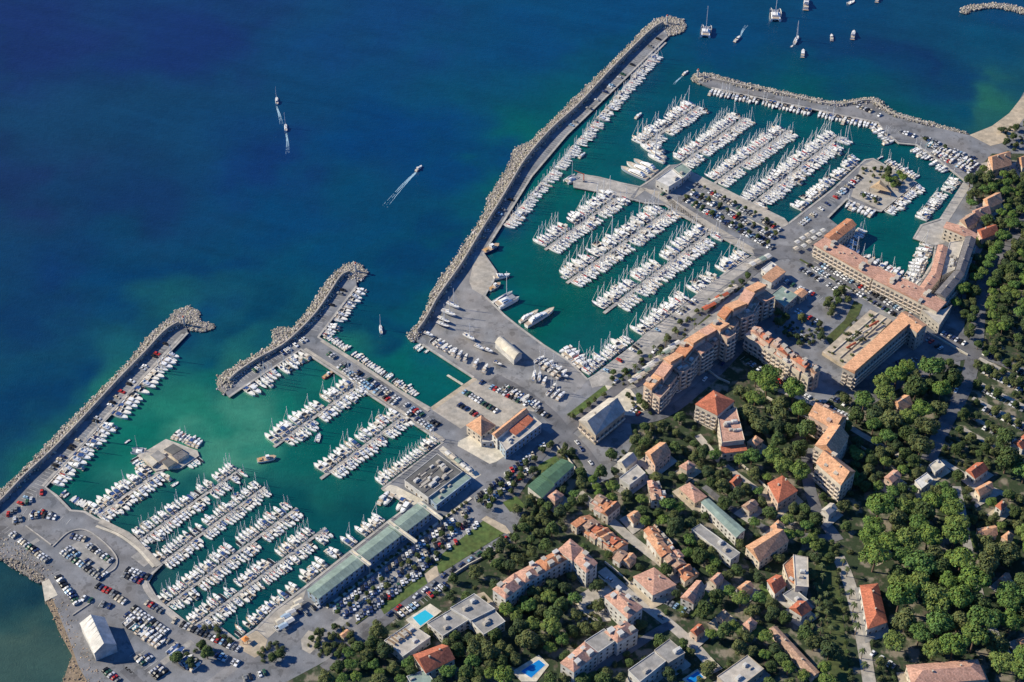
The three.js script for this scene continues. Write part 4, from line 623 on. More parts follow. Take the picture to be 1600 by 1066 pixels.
building('boat_hangar', 'white boat hangar with gabled roof at the lower left shore', 'hangar', 'white boat hangar', [{ q: Q(125, 975, 163, 966, 181, 1007, 147, 1021), h: 6.5, roof: 'gable', rh: 2.2, ridge: 1, wall: M.white, rm: M.shed, win: false, chim: 0, ribs: 7 }]);
building('storage_tent', 'cream vaulted storage shed standing on the boatyard apron', 'shed', 'boatyard shed', [{ q: Q(774, 536, 787, 528, 815, 552, 803, 562), h: 4.5, roof: 'vault', rh: 2.6, ridge: 1, wall: M.white, rm: M.pale, win: false, chim: 0 }]);
building('harbour_office', 'harbour office with a pointed terracotta pyramid roof by pale plaza', 'office', 'pyramid-roofed harbour office', [{ q: Q(729, 665, 752, 650, 774, 665, 752, 681), h: 7, roof: 'hip', rh: 5, wall: M.cream, rm: M.tileorange, chim: 0 }, { q: Q(750, 682, 768, 680, 772, 690, 752, 692), h: 3.5, roof: 'flat', wall: M.white, rm: M.flatpale }]);
building('club_house', 'harbour club with long narrow tiled roof over white terraces', 'club', 'tiled harbour club', [{ q: Q(769, 678, 818, 639, 826, 645, 777, 685), h: 9.5, roof: 'gable', rh: 1.6, wall: M.white, rm: M.tileorange, chim: 0 }, { q: Q(778, 686, 826, 646, 846, 663, 790, 705), h: 7.0, roof: 'flat', wall: M.bluewhite, rm: M.flatpale, par: M.white }, { q: Q(797, 674, 810, 663, 820, 669, 806, 680), h: 8.4, roof: 'mono', rh: 0.8, wall: M.white, rm: M.tilered, chim: 0, win: false }, { q: Q(812, 661, 824, 650, 833, 656, 822, 667), h: 8.4, roof: 'mono', rh: 0.8, wall: M.white, rm: M.tilered, win: false }]);
building('flat_roofed_hall', 'grey flat-roofed hall with white edges at the basin corner', 'hall', 'grey flat-roofed hall', [{ q: Q(632, 751, 683, 710, 722, 738, 669, 778), h: 5.5, roof: 'flat', wall: M.white, rm: M.flatdark, par: M.white, units: 14, lights: 26, parH: 0.45 }, { q: Q(671, 779, 724, 739, 736, 748, 682, 790), h: 4.2, roof: 'flat', wall: M.bluewhite, rm: M.greenroof, units: 3 }]);
building('shop_arcade', 'long green-roofed shop arcade beside the lower basin quay', 'arcade', 'long green-roofed arcade', [0, 1, 2].map(i => { const a = [0, 0.415, 0.73][i], b = [0.40, 0.715, 1][i], A = [480, 922], B = [654, 786], C = [675, 800], D = [498, 936], m = (p, q, t) => [p[0] + (q[0] - p[0]) * t, p[1] + (q[1] - p[1]) * t]; return { q: [m(A, B, a), m(A, B, b), m(D, C, b), m(D, C, a)], h: 6.2, roof: 'gable', rh: 1.2, wall: M.bluewhite, rm: M.greenroof, chim: 0, ribs: 12 }; }));
for (const [a, b, n] of [[[548, 861], [578, 884], 'lower'], [[606, 815], [650, 848], 'middle'], [[654, 785], [690, 812], 'upper']]) { const t = thing('footbridge', `${n} pale footbridge crossing the green-roofed arcade`, 'footbridge', 'footbridges over the arcade'); const A = S(a[0], a[1], 8.6), B = S(b[0], b[1], 8.6); mesh('deck', wallGeo([A, B], 2.0, 8.35, 8.6), M.pale, t); for (const s of [-1, 1]) { const d = V(B.z - A.z, 0, A.x - B.x).normalize().multiplyScalar(s * 0.95); mesh('railing', wallGeo([A.clone().add(d), B.clone().add(d)], 0.1, 8.6, 9.6), M.white, t); } for (const k of [0.04, 0.96]) mesh('pier', box(0.8, 7.1, 0.8, A.x + (B.x - A.x) * k, 4.8, A.z + (B.z - A.z) * k), M.concrete, t); }
building('sports_hall', 'dark green roofed hall in two stepped blocks near the lawns', 'hall', 'dark green stepped hall', [{ q: Q(846, 741, 877, 718, 897, 728, 866, 756), h: 7, roof: 'gable', rh: 1, wall: M.white, rm: M.greendark, chim: 0, ribs: 8 }, { q: Q(825, 760, 845, 743, 866, 759, 847, 778), h: 6, roof: 'gable', rh: 1, wall: M.white, rm: M.greendark, chim: 0, ribs: 8 }]);
building('villa_block', 'beige gabled apartment house beside the narrow lawn', 'apartment house', 'beige gabled apartment house', [{ q: Q(905, 657, 951, 623, 976, 643, 931, 680), h: 8.5, roof: 'gable', rh: 2.4, wall: M.beige, rm: M.flatpale, balc: 1, balcx: 0.2 }]);
building('waterfront_apartments', 'long stepped orange-roofed apartment block facing the upper marina quay', 'apartment block', 'long waterfront apartment block', [[1006, 601, 1022, 584, 16], [1023, 583, 1036, 566, 18], [1037, 561, 1055, 551, 20], [1056, 549, 1070, 532, 18.5], [1071, 531, 1090, 519, 22], [1091, 518, 1108, 508, 20.5], [1110, 507, 1123, 499, 23], [1121, 492, 1131, 479, 21.5], [1133, 477, 1153, 469, 23], [1154, 468, 1164, 452, 21], [1166, 450, 1184, 441, 19.5]].flatMap(([ax, ay, bx, by, h], i) => { const d = [25, 18], e = (x, y, t) => [x + d[0] * t, y + d[1] * t], k = [0.5, 0.56, 0.46, 0.6, 0.5, 0.54, 0.62, 0.48, 0.52, 0.58, 0.5][i], w = [M.ochre, M.pink, M.ochre, M.cream][i % 4], f = [1, 0.9, 1.06, 0.96][i % 4]; return [{ q: [[ax, ay], [bx, by], e(bx, by, k), e(ax, ay, k)], h, roof: 'mono', ridge: 2, rh: 2.3, wall: w, rm: [M.tileorange, M.tilepink, M.tileorange, M.tile][i % 4], balc: 1, balcx: 0.6, dorm: i % 3 === 0 ? 1 : 0, chim: 1 }, { q: [e(ax, ay + 4, k), e(bx, by + 4, k), e(bx, by + 4, f), e(ax, ay + 4, f)], h: h - 2.6 - (i % 3), roof: i % 3 === 1 ? 'mono' : 'flat', rh: -1.2 + 0.2, wall: w, rm: i % 2 ? M.tileold : M.tilepink, balc: 1, balcx: 0.6, units: 2 }]; }));
building('terraced_apartments', 'red-brown terraced apartment block with lit cream front balconies', 'apartment block', 'red-brown terraced block', [0, 1, 2, 3, 4, 5, 6].flatMap(i => { const t = i / 7, A = [1164 + 100 * t, 524 + 68 * t], B = [1164 + 100 * (t + 0.138), 524 + 68 * (t + 0.138)], d = [18, -13], e = (p, k) => [p[0] + d[0] * k, p[1] + d[1] * k], h = [15, 16, 15.4, 17, 15.6, 16.4, 14][i]; return [{ q: [e(A, 0.52), e(B, 0.52), e(B, 1), e(A, 1)], h, rh: 1.7, ridge: i % 3 === 0 ? 1 : 0, wall: M.pink, rm: [M.tilepink, M.tilered, M.tileold, M.tilered, M.tile, M.tilered, M.tileorange][i], chim: 2, dorm: 1 }, { q: [A, B, e(B, 0.5), e(A, 0.5)], h: h - 3 - (i % 2) * 1.5, roof: 'flat', wall: M.cream, rm: i % 2 ? M.tilepink : M.flatpale, balc: 1, balcx: -0.8, units: 3 }]; }));
building('holiday_residence', 'bright orange-roofed residence block above its beige terrace', 'residence', 'orange-roofed residence', [{ q: Q(1317, 574, 1400, 499, 1419, 511, 1336, 584), h: 14, roof: 'mono', ridge: 2, rh: 2.6, wall: M.stone, rm: M.tileorange, balc: 1, balcx: 1, chim: 3 }, { q: Q(1402, 497, 1416, 487, 1448, 508, 1433, 520), h: 15, roof: 'gable', rh: 1.8, ridge: 1, wall: M.stone, rm: M.tileorange }]);
{ const t = thing('terrace_podium', 'beige planted terrace deck in front of the orange-roofed residence', 'terrace'), r = rng(77); mesh('deck', prism(at(Q(1285, 550, 1360, 484, 1394, 500, 1322, 574), GROUND + 2.58), GROUND - 0.2, GROUND + 2.55), M.beige, t); for (let i = 0; i < 26; i++) { const a = r(), k = r(), x = 1287 + 75 * a + 34 * k, y = 549 - 64 * a + 17 * k + (i % 2) * 3, p = S(x, y, GROUND + 2.6), o = mesh('planter_shrub', TREE.shrub[i % 3].crown, treeMat, t); o.position.copy(p); o.scale.setScalar(rnd(0.35, 0.75, r)); } for (const [x0, y0, x1, y1] of [[1300, 552, 1372, 490], [1312, 560, 1384, 497], [1330, 530, 1346, 517]]) mesh('low_wall', wallGeo(at([[x0, y0], [x1, y1]], GROUND + 2.6), 0.6, GROUND + 2.5, GROUND + 3.3), M.pale, t); }
building('basin_residence', 'long terracotta-roofed building wrapping round the small inner basin', 'apartment block', 'terracotta basin building', [{ dorm: 5, q: Q(1272, 383, 1290, 371, 1379, 421, 1362, 435), h: 10, rh: 1.6, ridge: 0, wall: M.cream, rm: M.tilepink, balc: 1, balcx: -0.8, chim: 4 }, { dorm: 5, q: Q(1364, 436, 1381, 422, 1478, 472, 1464, 487), h: 10.5, rh: 1.6, wall: M.cream, rm: M.tilepink, balc: 1, balcx: -0.8, chim: 4 }, { q: Q(1288, 369, 1323, 342, 1338, 352, 1303, 380), h: 9, rh: 1.8, wall: M.cream, rm: M.tile, chim: 2 }, { q: Q(1440, 484, 1466, 488, 1487, 478, 1468, 508), h: 8, roof: 'flat', wall: M.stone, rm: M.flatpale }]);
building('curved_residence', 'grey-roofed residence bending along the right end of inner basin', 'apartment block', 'grey bent residence', [{ q: Q(1493, 422, 1509, 370, 1525, 375, 1507, 428), h: 12, rh: 1.6, wall: M.stone, rm: M.slate, balc: 1, balcx: 1 }, { q: Q(1461, 458, 1491, 424, 1507, 430, 1478, 466), h: 12, rh: 1.6, wall: M.stone, rm: M.slate, balc: 1, balcx: 1 }, { q: Q(1475, 356, 1480, 347, 1527, 366, 1522, 376), h: 10, rh: 1.5, wall: M.cream, rm: M.tilepink }, { q: Q(1455, 422, 1466, 383, 1481, 388, 1470, 432), h: 8, roof: 'gable', rh: 1.2, wall: M.cream, rm: M.tilepink }, { q: Q(1437, 449, 1455, 424, 1470, 433, 1450, 458), h: 8, rh: 1.2, wall: M.cream, rm: M.tilepink }, { q: Q(1472, 431, 1484, 380, 1506, 376, 1491, 422), h: 6, roof: 'flat', wall: M.white, rm: M.flatpale, units: 8 }]);
building('tower_villa', 'tall house with salmon pyramid roof and terraced rear wing', 'apartment house', 'salmon pyramid-roofed house', [{ q: Q(1087, 632, 1115, 611, 1147, 627, 1121, 649), h: 14, roof: 'hip', rh: 4.5, wall: M.cream, rm: M.tilered, balc: 1, balcx: -0.9, chim: 1 }, { q: Q(1122, 650, 1150, 638, 1163, 688, 1128, 692), h: 11, roof: 'flat', wall: M.cream, rm: M.tilepink, units: 7 }, { q: Q(1127, 699, 1163, 694, 1167, 704, 1129, 709), h: 7, roof: 'mono', rh: 0.8, wall: M.cream, rm: M.tilered }]);
building('garden_apartments', 'three joined peach apartment houses with staggered tiled gables', 'apartment block', 'peach staggered apartments', [{ dorm: 2, q: Q(1264, 649, 1283, 631, 1323, 652, 1304, 672), h: 15, rh: 2.6, ridge: 1, wall: M.pink, rm: M.tileorange, balc: 1, balcx: -1 }, { q: Q(1274, 696, 1296, 667, 1326, 682, 1306, 714), h: 15, rh: 2.6, wall: M.cream, rm: M.tileorange, balc: 1, balcx: -1 }, { dorm: 2, q: Q(1276, 724, 1295, 706, 1336, 737, 1314, 758), h: 15, rh: 2.6, ridge: 1, wall: M.cream, rm: M.tileorange, balc: 1, balcx: -1 }]);
building('white_residence', 'white apartment building with hipped salmon roofs ending in corner tower', 'apartment block', 'white towered residence', [{ dorm: 2, q: Q(770, 921, 803, 897, 820, 912, 790, 936), h: 11, roof: 'hip', rh: 2.8, wall: M.white, rm: M.tilepink }, { dorm: 2, q: Q(805, 896, 838, 879, 853, 893, 821, 911), h: 10.5, roof: 'hip', rh: 2.6, wall: M.white, rm: M.tilepink }, { dorm: 2, q: Q(838, 878, 868, 862, 886, 874, 854, 892), h: 11, roof: 'hip', rh: 2.6, wall: M.white, rm: M.tile }, { q: Q(872, 860, 891, 843, 910, 858, 894, 876), h: 13, roof: 'hip', rh: 2.8, wall: M.white, rm: M.tilepink }, { dorm: 2, q: Q(896, 876, 910, 857, 933, 880, 916, 895), h: 12.5, roof: 'hip', rh: 2.8, wall: M.white, rm: M.tilepink }]);
building('garden_residence', 'white apartment building with salmon roofs bending round a courtyard', 'apartment block', 'white courtyard residence', [{ dorm: 2, q: Q(876, 1036, 913, 1004, 934, 1021, 897, 1050), h: 11, roof: 'hip', rh: 2.8, wall: M.white, rm: M.tilepink }, { q: Q(914, 1003, 944, 984, 964, 1000, 935, 1020), h: 10.5, roof: 'flat', wall: M.white, rm: M.flat }, { dorm: 2, q: Q(945, 988, 977, 971, 997, 986, 965, 1004), h: 11.5, roof: 'hip', rh: 3, wall: M.white, rm: M.tilepink }, { dorm: 3, q: Q(945, 933, 966, 921, 1004, 949, 981, 967), h: 12, roof: 'hip', rh: 2.8, ridge: 1, wall: M.white, rm: M.tilepink }]);
building('pool_hotel', 'flat-roofed grey hotel beside the turquoise rectangular swimming pool', 'hotel', 'flat-roofed pool hotel', [{ q: Q(704, 951, 741, 929, 773, 952, 736, 970), h: 8, roof: 'flat', wall: M.white, rm: M.flat }, { q: Q(668, 975, 706, 953, 734, 968, 692, 994), h: 6.5, roof: 'flat', wall: M.white, rm: M.flat }, { q: Q(738, 973, 772, 954, 789, 972, 756, 992), h: 7, roof: 'flat', wall: M.white, rm: M.flat }, { q: Q(601, 1002, 640, 975, 672, 996, 630, 1026), h: 6, roof: 'flat', wall: M.white, rm: M.flatpale, units: 6 }]);
building('gabled_house', 'red-roofed house in the trees below the pool hotel', 'house', 'red-roofed house below hotel', [{ q: Q(646, 1024, 690, 1008, 710, 1030, 666, 1052), h: 7, rh: 3, wall: M.white, rm: M.tilered }, { q: Q(636, 1058, 664, 1048, 680, 1068, 650, 1080), h: 5, roof: 'flat', wall: M.white, rm: M.greenroof }]);
function terrace(where, short, A, B, d, n, seed, h0 = 6) {           // a row of joined houses, each its own thing
  const r = rng(seed), lerp2 = (t, k) => [A[0] + (B[0] - A[0]) * t + d[0] * k, A[1] + (B[1] - A[1]) * t + d[1] * k];
  for (let i = 0; i < n; i++) {
    const a = (i + 0.02) / n, b = (i + 0.98) / n, k = rnd(0.8, 1.05, r), j = rnd(-0.1, 0.1, r), split = r() < 0.75, tiles = [['salmon', M.tilepink], ['red', M.tilered], ['brown', M.tileold], ['orange', M.tileorange], ['terracotta', M.tile]], [tc, tm] = pick(tiles, r), wall = pick([M.pink, M.cream, M.white, M.beige], r), h = h0 + rnd(-1, 1.6, r), mid = rnd(0.5, 0.7, r);
    building('row_house', `${tc}-roofed row house, ${ordinal(i + 1)} from the top, ${where}`, 'house', `${ordinal(i + 1)} ${short}`, split ? [{ q: [lerp2(a, j), lerp2(b, j), lerp2(b, mid), lerp2(a, mid)], h, rh: 1.6, ridge: r() < 0.3 ? 1 : 0, wall, rm: tm }, { q: [lerp2(a, mid + 0.02), lerp2(b, mid + 0.02), lerp2(b, k), lerp2(a, k)], h: h - rnd(1, 2.6, r), roof: r() < 0.6 ? 'gable' : 'flat', rh: 1.2, wall, rm: pick(tiles, r)[1], plain: r() < 0.5, units: 1 }] : [{ q: [lerp2(a, j), lerp2(b, j), lerp2(b, k), lerp2(a, k)], h, rh: 1.9, ridge: r() < 0.4 ? 1 : 0, wall, rm: tm }]);
  }
}
terrace('left terrace of the lane', 'left lane house', [918, 806], [980, 851], [-25, 12], 7, 501);
terrace('right terrace of the lane', 'right lane house', [1004, 830], [1052, 890], [24, -10], 6, 502, 6.5);
terrace('cluster at the lane head', 'lane head house', [938, 772], [970, 790], [-20, 17], 3, 503, 6.5);
terrace('short row at the lane bend', 'lane bend house', [972, 858], [994, 872], [-14, 14], 2, 504, 5.5);
terrace('pair below the orange house', 'paired house', [1010, 752], [1018, 782], [26, 4], 3, 505, 5.5);
terrace('row behind the broad salmon villa', 'villa row house', [1058, 892], [1072, 908], [20, -12], 2, 506, 6);
tileRow('cottage', 'pale pitched house above the terrace-roofed house', 'pale pitched house', Q(965, 722, 982, 708, 995, 718, 978, 732), 5, M.flatpale, M.white);
tileRow('villa', 'broad salmon-roofed villa with white gables near lane', 'broad salmon villa', Q(990, 902, 1022, 888, 1056, 914, 1020, 930), 6, M.tilepink, M.white, { roof: 'hip' });
tileRow('villa', 'L-shaped white villa with pale salmon roof', 'L-shaped white villa', Q(1064, 934, 1088, 908, 1102, 919, 1084, 943), 6.5, M.tilepink, M.white);
tileRow('villa', 'orange-roofed house among trees under the waterfront block', 'orange house in trees', Q(1009, 708, 1031, 692, 1048, 708, 1024, 728), 7, M.tileorange, M.pink);
tileRow('cottage', 'small bright orange-roofed cottage behind the row houses', 'small orange cottage', Q(980, 806, 991, 799, 1002, 809, 990, 818), 4, M.tileorange, M.white);
tileRow('cottage', 'pale terrace-roofed house left of the orange house', 'terrace-roofed house', Q(968, 748, 995, 727, 1008, 740, 984, 758), 6, M.flatpale, M.white, { roof: 'flat' });
tileRow('villa', 'wide pale-pink low house beside the middle pines', 'wide pale-pink house', Q(1062, 764, 1078, 755, 1104, 776, 1086, 786), 4, M.tilepink, M.beige, { roof: 'hip' });
building('school_block', 'long pale-green roofed block among the trees', 'school', 'long pale-green block', [{ q: Q(1096, 786, 1108, 780, 1164, 828, 1150, 840), h: 7, roof: 'gable', rh: 0.8, ridge: 1, wall: M.white, rm: M.greenroof, chim: 0 }]);
building('school_block', 'long grey flat-roofed block parallel to green block', 'school', 'long grey flat block', [{ q: Q(1081, 828, 1094, 820, 1156, 865, 1142, 875), h: 7, roof: 'flat', wall: M.white, rm: M.flat }]);
building('market_hall', 'hall with bright orange tiled roof near the school', 'hall', 'orange tiled hall', [{ q: Q(1166, 854, 1212, 827, 1232, 846, 1187, 878), h: 7, rh: 2.4, wall: M.cream, rm: M.tileorange, chim: 0 }]);
building('curved_villa', 'curved cream villa with terracotta roof terrace', 'villa', 'curved cream villa', [{ q: Q(1240, 868, 1262, 872, 1263, 918, 1243, 916), h: 9, roof: 'flat', wall: M.cream, rm: M.flatpale }, { q: Q(1224, 884, 1239, 870, 1242, 915, 1232, 908), h: 7, roof: 'flat', wall: M.cream, rm: M.tile }]);
tileRow('villa', 'red-roofed house left of the curved cream villa', 'red house by curved villa', Q(1199, 908, 1213, 899, 1228, 914, 1211, 928), 6, M.tilered, M.white);
tileRow('villa', 'small red-roofed house below the curved cream villa', 'small red house', Q(1234, 951, 1247, 940, 1268, 953, 1253, 963), 5, M.tilered, M.white);
tileRow('cottage', 'grey flat-roofed annex between red-roofed houses', 'grey annex', Q(1224, 930, 1240, 920, 1262, 938, 1246, 946), 4, M.flat, M.white, { roof: 'flat' });
tileRow('station_house', 'long bright red-orange hipped house along the pale lane', 'long red-orange house', Q(1344, 916, 1372, 913, 1386, 972, 1356, 983), 6, M.tilered, M.white, { roof: 'hip', ridge: 1, rh: 3 });
tileRow('villa', 'wide tiled hip-roofed building at the lower right edge', 'wide lower-right building', Q(1417, 1040, 1527, 1031, 1540, 1062, 1426, 1072), 7, M.tilepink, M.cream, { roof: 'hip', rh: 3.2 });
tileRow('long_shed', 'long narrow brown-roofed shed beside the dark canal', 'long brown shed', Q(1202, 984, 1214, 980, 1280, 1050, 1268, 1060), 4, M.tileold, M.pink, { ridge: 1, rh: 1 });
tileRow('apartment_house', 'grey flat-roofed house with white parapets at the bottom edge', 'grey bottom house', Q(982, 1048, 1022, 1020, 1040, 1034, 1000, 1066), 9, M.flat, M.white, { roof: 'flat' });
tileRow('apartment_house', 'bare grey slab-roofed house above the bottom edge', 'bare slab-roofed house', Q(1023, 1017, 1046, 1000, 1070, 1021, 1045, 1036), 9, M.flat, M.stone, { roof: 'flat' });
tileRow('apartment_house', 'beige low house with stepped flat roof at bottom', 'stepped beige house', Q(1121, 1058, 1168, 1025, 1193, 1046, 1146, 1082), 6, M.flatpale, M.beige, { roof: 'flat' });
tileRow('villa', 'dark red hip-roofed villa among trees near the lane', 'dark red villa', Q(1200, 756, 1223, 744, 1246, 767, 1216, 786), 8, M.tilered, M.pink, { roof: 'hip', rh: 3 });
tileRow('cottage', 'orange-roofed cottage with white end by right road', 'orange-white cottage', Q(1527, 827, 1554, 822, 1558, 836, 1531, 846), 4.5, M.tileorange, M.white);
tileRow('cottage', 'white and red cottage above the right lane', 'white and red cottage', Q(1510, 736, 1526, 724, 1544, 734, 1524, 748), 5, M.tilered, M.white);
tileRow('cottage', 'peach cottage below the white and red cottage', 'peach cottage', Q(1524, 764, 1545, 753, 1552, 764, 1532, 776), 5, M.tileorange, M.cream);
tileRow('cottage', 'white flat-roofed cottage among the central right trees', 'white flat cottage', Q(1430, 752, 1448, 740, 1458, 750, 1440, 764), 5, M.white, M.white, { roof: 'flat' });
tileRow('cottage', 'small pale cottage at the road end by trees', 'pale road-end cottage', Q(1452, 728, 1466, 718, 1476, 728, 1462, 738), 4.5, M.pale, M.white, { roof: 'flat' });
tileRow('villa', 'orange-roofed villa under pines below the residence court', 'orange villa under pines', Q(1396, 628, 1412, 618, 1426, 632, 1408, 643), 6, M.tileorange, M.pink);
tileRow('villa', 'peach tiled house beside the upper right beach', 'peach beach house', Q(1545, 246, 1572, 238, 1580, 258, 1552, 266), 7, M.tileorange, M.pink);
tileRow('villa', 'orange house at the upper right frame edge', 'orange edge house', Q(1590, 248, 1612, 240, 1622, 256, 1598, 262), 6, M.tileorange, M.cream);
tileRow('villa', 'yellow-walled orange-roofed house by the inner basin trees', 'yellow house by basin', Q(1537, 312, 1556, 302, 1566, 316, 1546, 326), 6, M.tileorange, M.ochre);
tileRow('villa', 'low salmon-roofed house left of the yellow house', 'low salmon house', Q(1520, 330, 1540, 322, 1548, 334, 1526, 342), 4.5, M.tilepink, M.white);
tileRow('villa', 'reddish house right of the grey bent residence', 'reddish house', Q(1528, 360, 1550, 352, 1560, 364, 1536, 374), 5, M.tilered, M.pink);
tileRow('villa', 'brown-roofed house above the grey bent residence', 'brown house above residence', Q(1500, 345, 1516, 334, 1528, 346, 1512, 356), 5, M.tileold, M.cream);
tileRow('cottage', 'orange cottage in the right-hand pine wood', 'orange pine-wood cottage', Q(1589, 1000, 1604, 994, 1612, 1006, 1598, 1014), 4, M.tileorange, M.white);
tileRow('cottage', 'red cottage at the right frame edge by palms', 'red edge cottage', Q(1584, 692, 1600, 680, 1612, 690, 1598, 702), 5, M.tilered, M.white);
[[1074, 728, 'salmon', 'behind the salmon pyramid-roofed house'], [1150, 752, 'red', 'above the dark red villa lane'], [1172, 790, 'brown', 'below the dark red villa lane'], [1120, 905, 'salmon', 'right of the L-shaped white villa'], [1165, 918, 'orange', 'below the orange tiled hall'], [1130, 962, 'brown', 'left of the long brown shed'], [1172, 975, 'salmon', 'above the long brown shed'], [1215, 822, 'orange', 'above the orange tiled hall'], [1296, 796, 'pale', 'below the peach staggered apartments'], [1395, 745, 'salmon', 'left of the white flat cottage'], [1565, 790, 'red', 'right of the peach cottage'], [1575, 838, 'orange', 'right of the orange-white cottage'], [1570, 905, 'salmon', 'in the right-hand pine wood'], [1090, 985, 'red', 'at the foot of the long lane'], [868, 775, 'salmon', 'below the dark green stepped hall'], [1180, 690, 'orange', 'right of the salmon pyramid-roofed house']].forEach(([x, y, c, where], i) => { const r = rng(900 + i), w = rnd(9, 13, r), d = rnd(7, 10, r), k = rnd(0.6, 0.9, r); tileRow('villa', `${c}-roofed villa ${where}`, `${c} villa ${where.split(' ').slice(0, 2).join(' ')} ${where.split(' ').slice(-2).join(' ')}`, [[x - w, y + d * 0.2 * k], [x + w * 0.1, y - d], [x + w, y - d * 0.1], [x - w * 0.05, y + d]], rnd(4.5, 6.5, r), { salmon: M.tilepink, red: M.tilered, brown: M.tileold, orange: M.tileorange, pale: M.flatpale }[c], pick([M.white, M.cream, M.pink], r), { roof: r() < 0.5 ? 'hip' : 'gable', rh: 1.9 }); });
building('marina_club', 'white and grey flat clubhouse at the head of tree-lined jetty', 'clubhouse', 'white jetty clubhouse', [{ q: Q(1025, 282, 1049, 265, 1066, 279, 1045, 292), h: 6, roof: 'flat', wall: M.white, rm: M.white, units: 2 }, { q: Q(1052, 264, 1066, 256, 1080, 266, 1068, 278), h: 5, roof: 'flat', wall: M.white, rm: M.greenroof, units: 1 }]);
building('restaurant', 'orange-roofed restaurant near the right end of apartment quay', 'restaurant', 'orange-roofed restaurant', [{ q: Q(1192, 434, 1213, 417, 1227, 425, 1206, 441), h: 6, roof: 'mono', rh: 1.2, wall: M.white, rm: M.tileorange }, { q: Q(1190, 421, 1205, 410, 1213, 415, 1197, 427), h: 4, roof: 'flat', wall: M.white, rm: M.white }]);
building('service_block', 'grey-green flat-roofed service block behind the waterfront apartments', 'building', 'grey-green service block', [{ q: Q(1204, 462, 1222, 448, 1246, 462, 1226, 480), h: 7, roof: 'flat', wall: M.stone, rm: M.greenroof }]);
building('kiosk_block', 'small orange-roofed kiosk in the blue parking court', 'kiosk', 'parking court kiosk', [{ q: Q(1238, 460, 1250, 451, 1262, 458, 1250, 468), h: 4, roof: 'gable', rh: 1.2, wall: M.cream, rm: M.tileorange, chim: 0 }]);
// garden walls, hedges, awnings and parasols
for (const [pts, l] of [[Q(945, 880, 962, 893, 985, 914), 'pale garden wall above the lane beside the towered residence'], [Q(935, 902, 950, 915, 958, 922), 'low pale wall at the courtyard head'], [Q(912, 960, 940, 980), 'pale ramp wall inside the residence courtyard'], [Q(870, 917, 890, 932, 905, 945), 'grey wall across the residence garden'], [Q(1080, 590, 1100, 575, 1122, 592, 1140, 600), 'pale wall round the shaded court by salmon house'], [Q(1198, 622, 1230, 640, 1262, 655), 'pale wall along the lane above the peach apartments'], [Q(1110, 1030, 1128, 1048), 'short pale wall beside the stepped beige house'], [Q(1338, 695, 1370, 715, 1400, 735), 'long pale garden wall right of the peach apartments'], [Q(825, 985, 850, 1002, 868, 1012), 'stone wall above the bottom edge pool'], [Q(1152, 722, 1168, 735, 1205, 770), 'pale wall beside the dark red villa lane'], [Q(1448, 520, 1480, 538, 1512, 556), 'long wall between the avenue and the residence court'], [Q(700, 905, 730, 885, 775, 862), 'pale wall along the street below the lawn'], [Q(870, 700, 885, 715, 905, 742), 'white wall beside the dark green stepped hall']])
  tag(mesh('garden_wall', wallGeo(at(pts), 0.5, GROUND, GROUND + 1.5), M.pale), l, 'wall', 'garden walls');
function canopies(list, where, mats, w, d, h = 2.8) {
  list.forEach(([x, y, turn], i) => { const t = thing('terrace_awning', `${mats[i % mats.length][0]} awning, ${ordinal(i + 1)} from the left, ${where}`, 'awning', 'awnings ' + where), p = S(x, y, GROUND + h), m = mats[i % mats.length][1]; const a = turn * Math.PI / 180;
    const c = mesh('canopy', roofGeoBox(w, d), m, t); c.position.set(p.x, p.y, p.z); c.rotation.y = a; for (const sx of [-1, 1]) for (const sz of [-1, 1]) { const q = mesh('post', postGeo, M.metal, t), dx = sx * (w / 2 - 0.15), dz = sz * (d / 2 - 0.15); q.position.set(p.x + dx * Math.cos(a) + dz * Math.sin(a), GROUND + h / 2, p.z - dx * Math.sin(a) + dz * Math.cos(a)); q.scale.y = h; } });
}
const postGeo = box(0.14, 1, 0.14);
function roofGeoBox(w, d) { const p = [V(-w / 2, 0, -d / 2), V(w / 2, 0, -d / 2), V(w / 2, 0, d / 2), V(-w / 2, 0, d / 2)]; return roofGeo(p, 0, 'gable', 0.6, d > w ? 1 : 0, 0.05); }
const AW = [['white', M.white], ['cream', M.cream], ['grey-green', M.greenroof], ['white', M.white]], AR = [['dark red', M.rust], ['grey', M.flat], ['cream', M.cream]];
canopies([[992, 592, 0], [998, 586, 0], [1006, 580, 0], [1013, 573, 0], [1021, 566, 0], [1030, 558, 0], [1038, 552, 0], [1046, 545, 0], [1054, 538, 0]].map(([x, y]) => [x, y, 128]), 'terrace of the waterfront block', AW, 3.2, 9);
canopies([[1108, 478], [1114, 472], [1120, 468], [1128, 462], [1135, 457], [1142, 451]].map(([x, y]) => [x, y, 128]), 'upper end of the waterfront terrace', AR, 3.6, 10);
canopies([[1246, 378], [1254, 372], [1262, 367], [1270, 362], [1256, 384], [1264, 378], [1272, 372], [1280, 366], [1244, 388], [1286, 360]].map(([x, y]) => [x, y, 40]), 'corner of the basin building', [['white', M.white], ['white', M.white], ['cream', M.cream]], 3.2, 3.2);
canopies([[1176, 412], [1184, 408], [1192, 404], [1200, 400]].map(([x, y]) => [x, y, 40]), 'head of the apartment quay', AW, 4, 4);
canopies([[438, 970], [446, 963], [454, 956], [462, 949], [442, 978], [452, 970], [466, 940]].map(([x, y]) => [x, y, 128]), 'lower basin terrace', [['cream', M.pale], ['pale blue', M.bluewhite], ['white', M.white]], 3.4, 5);
canopies([[700, 708], [708, 714], [716, 720], [724, 727], [732, 733]].map(([x, y]) => [x, y, 40]), 'walk beside the grey flat-roofed hall', AW, 3, 3.4);
canopies([[1330, 540], [1342, 528], [1354, 517], [1366, 506]].map(([x, y]) => [x, y, 128]), 'residence terrace edge', AR, 1.6, 8, 5.5);
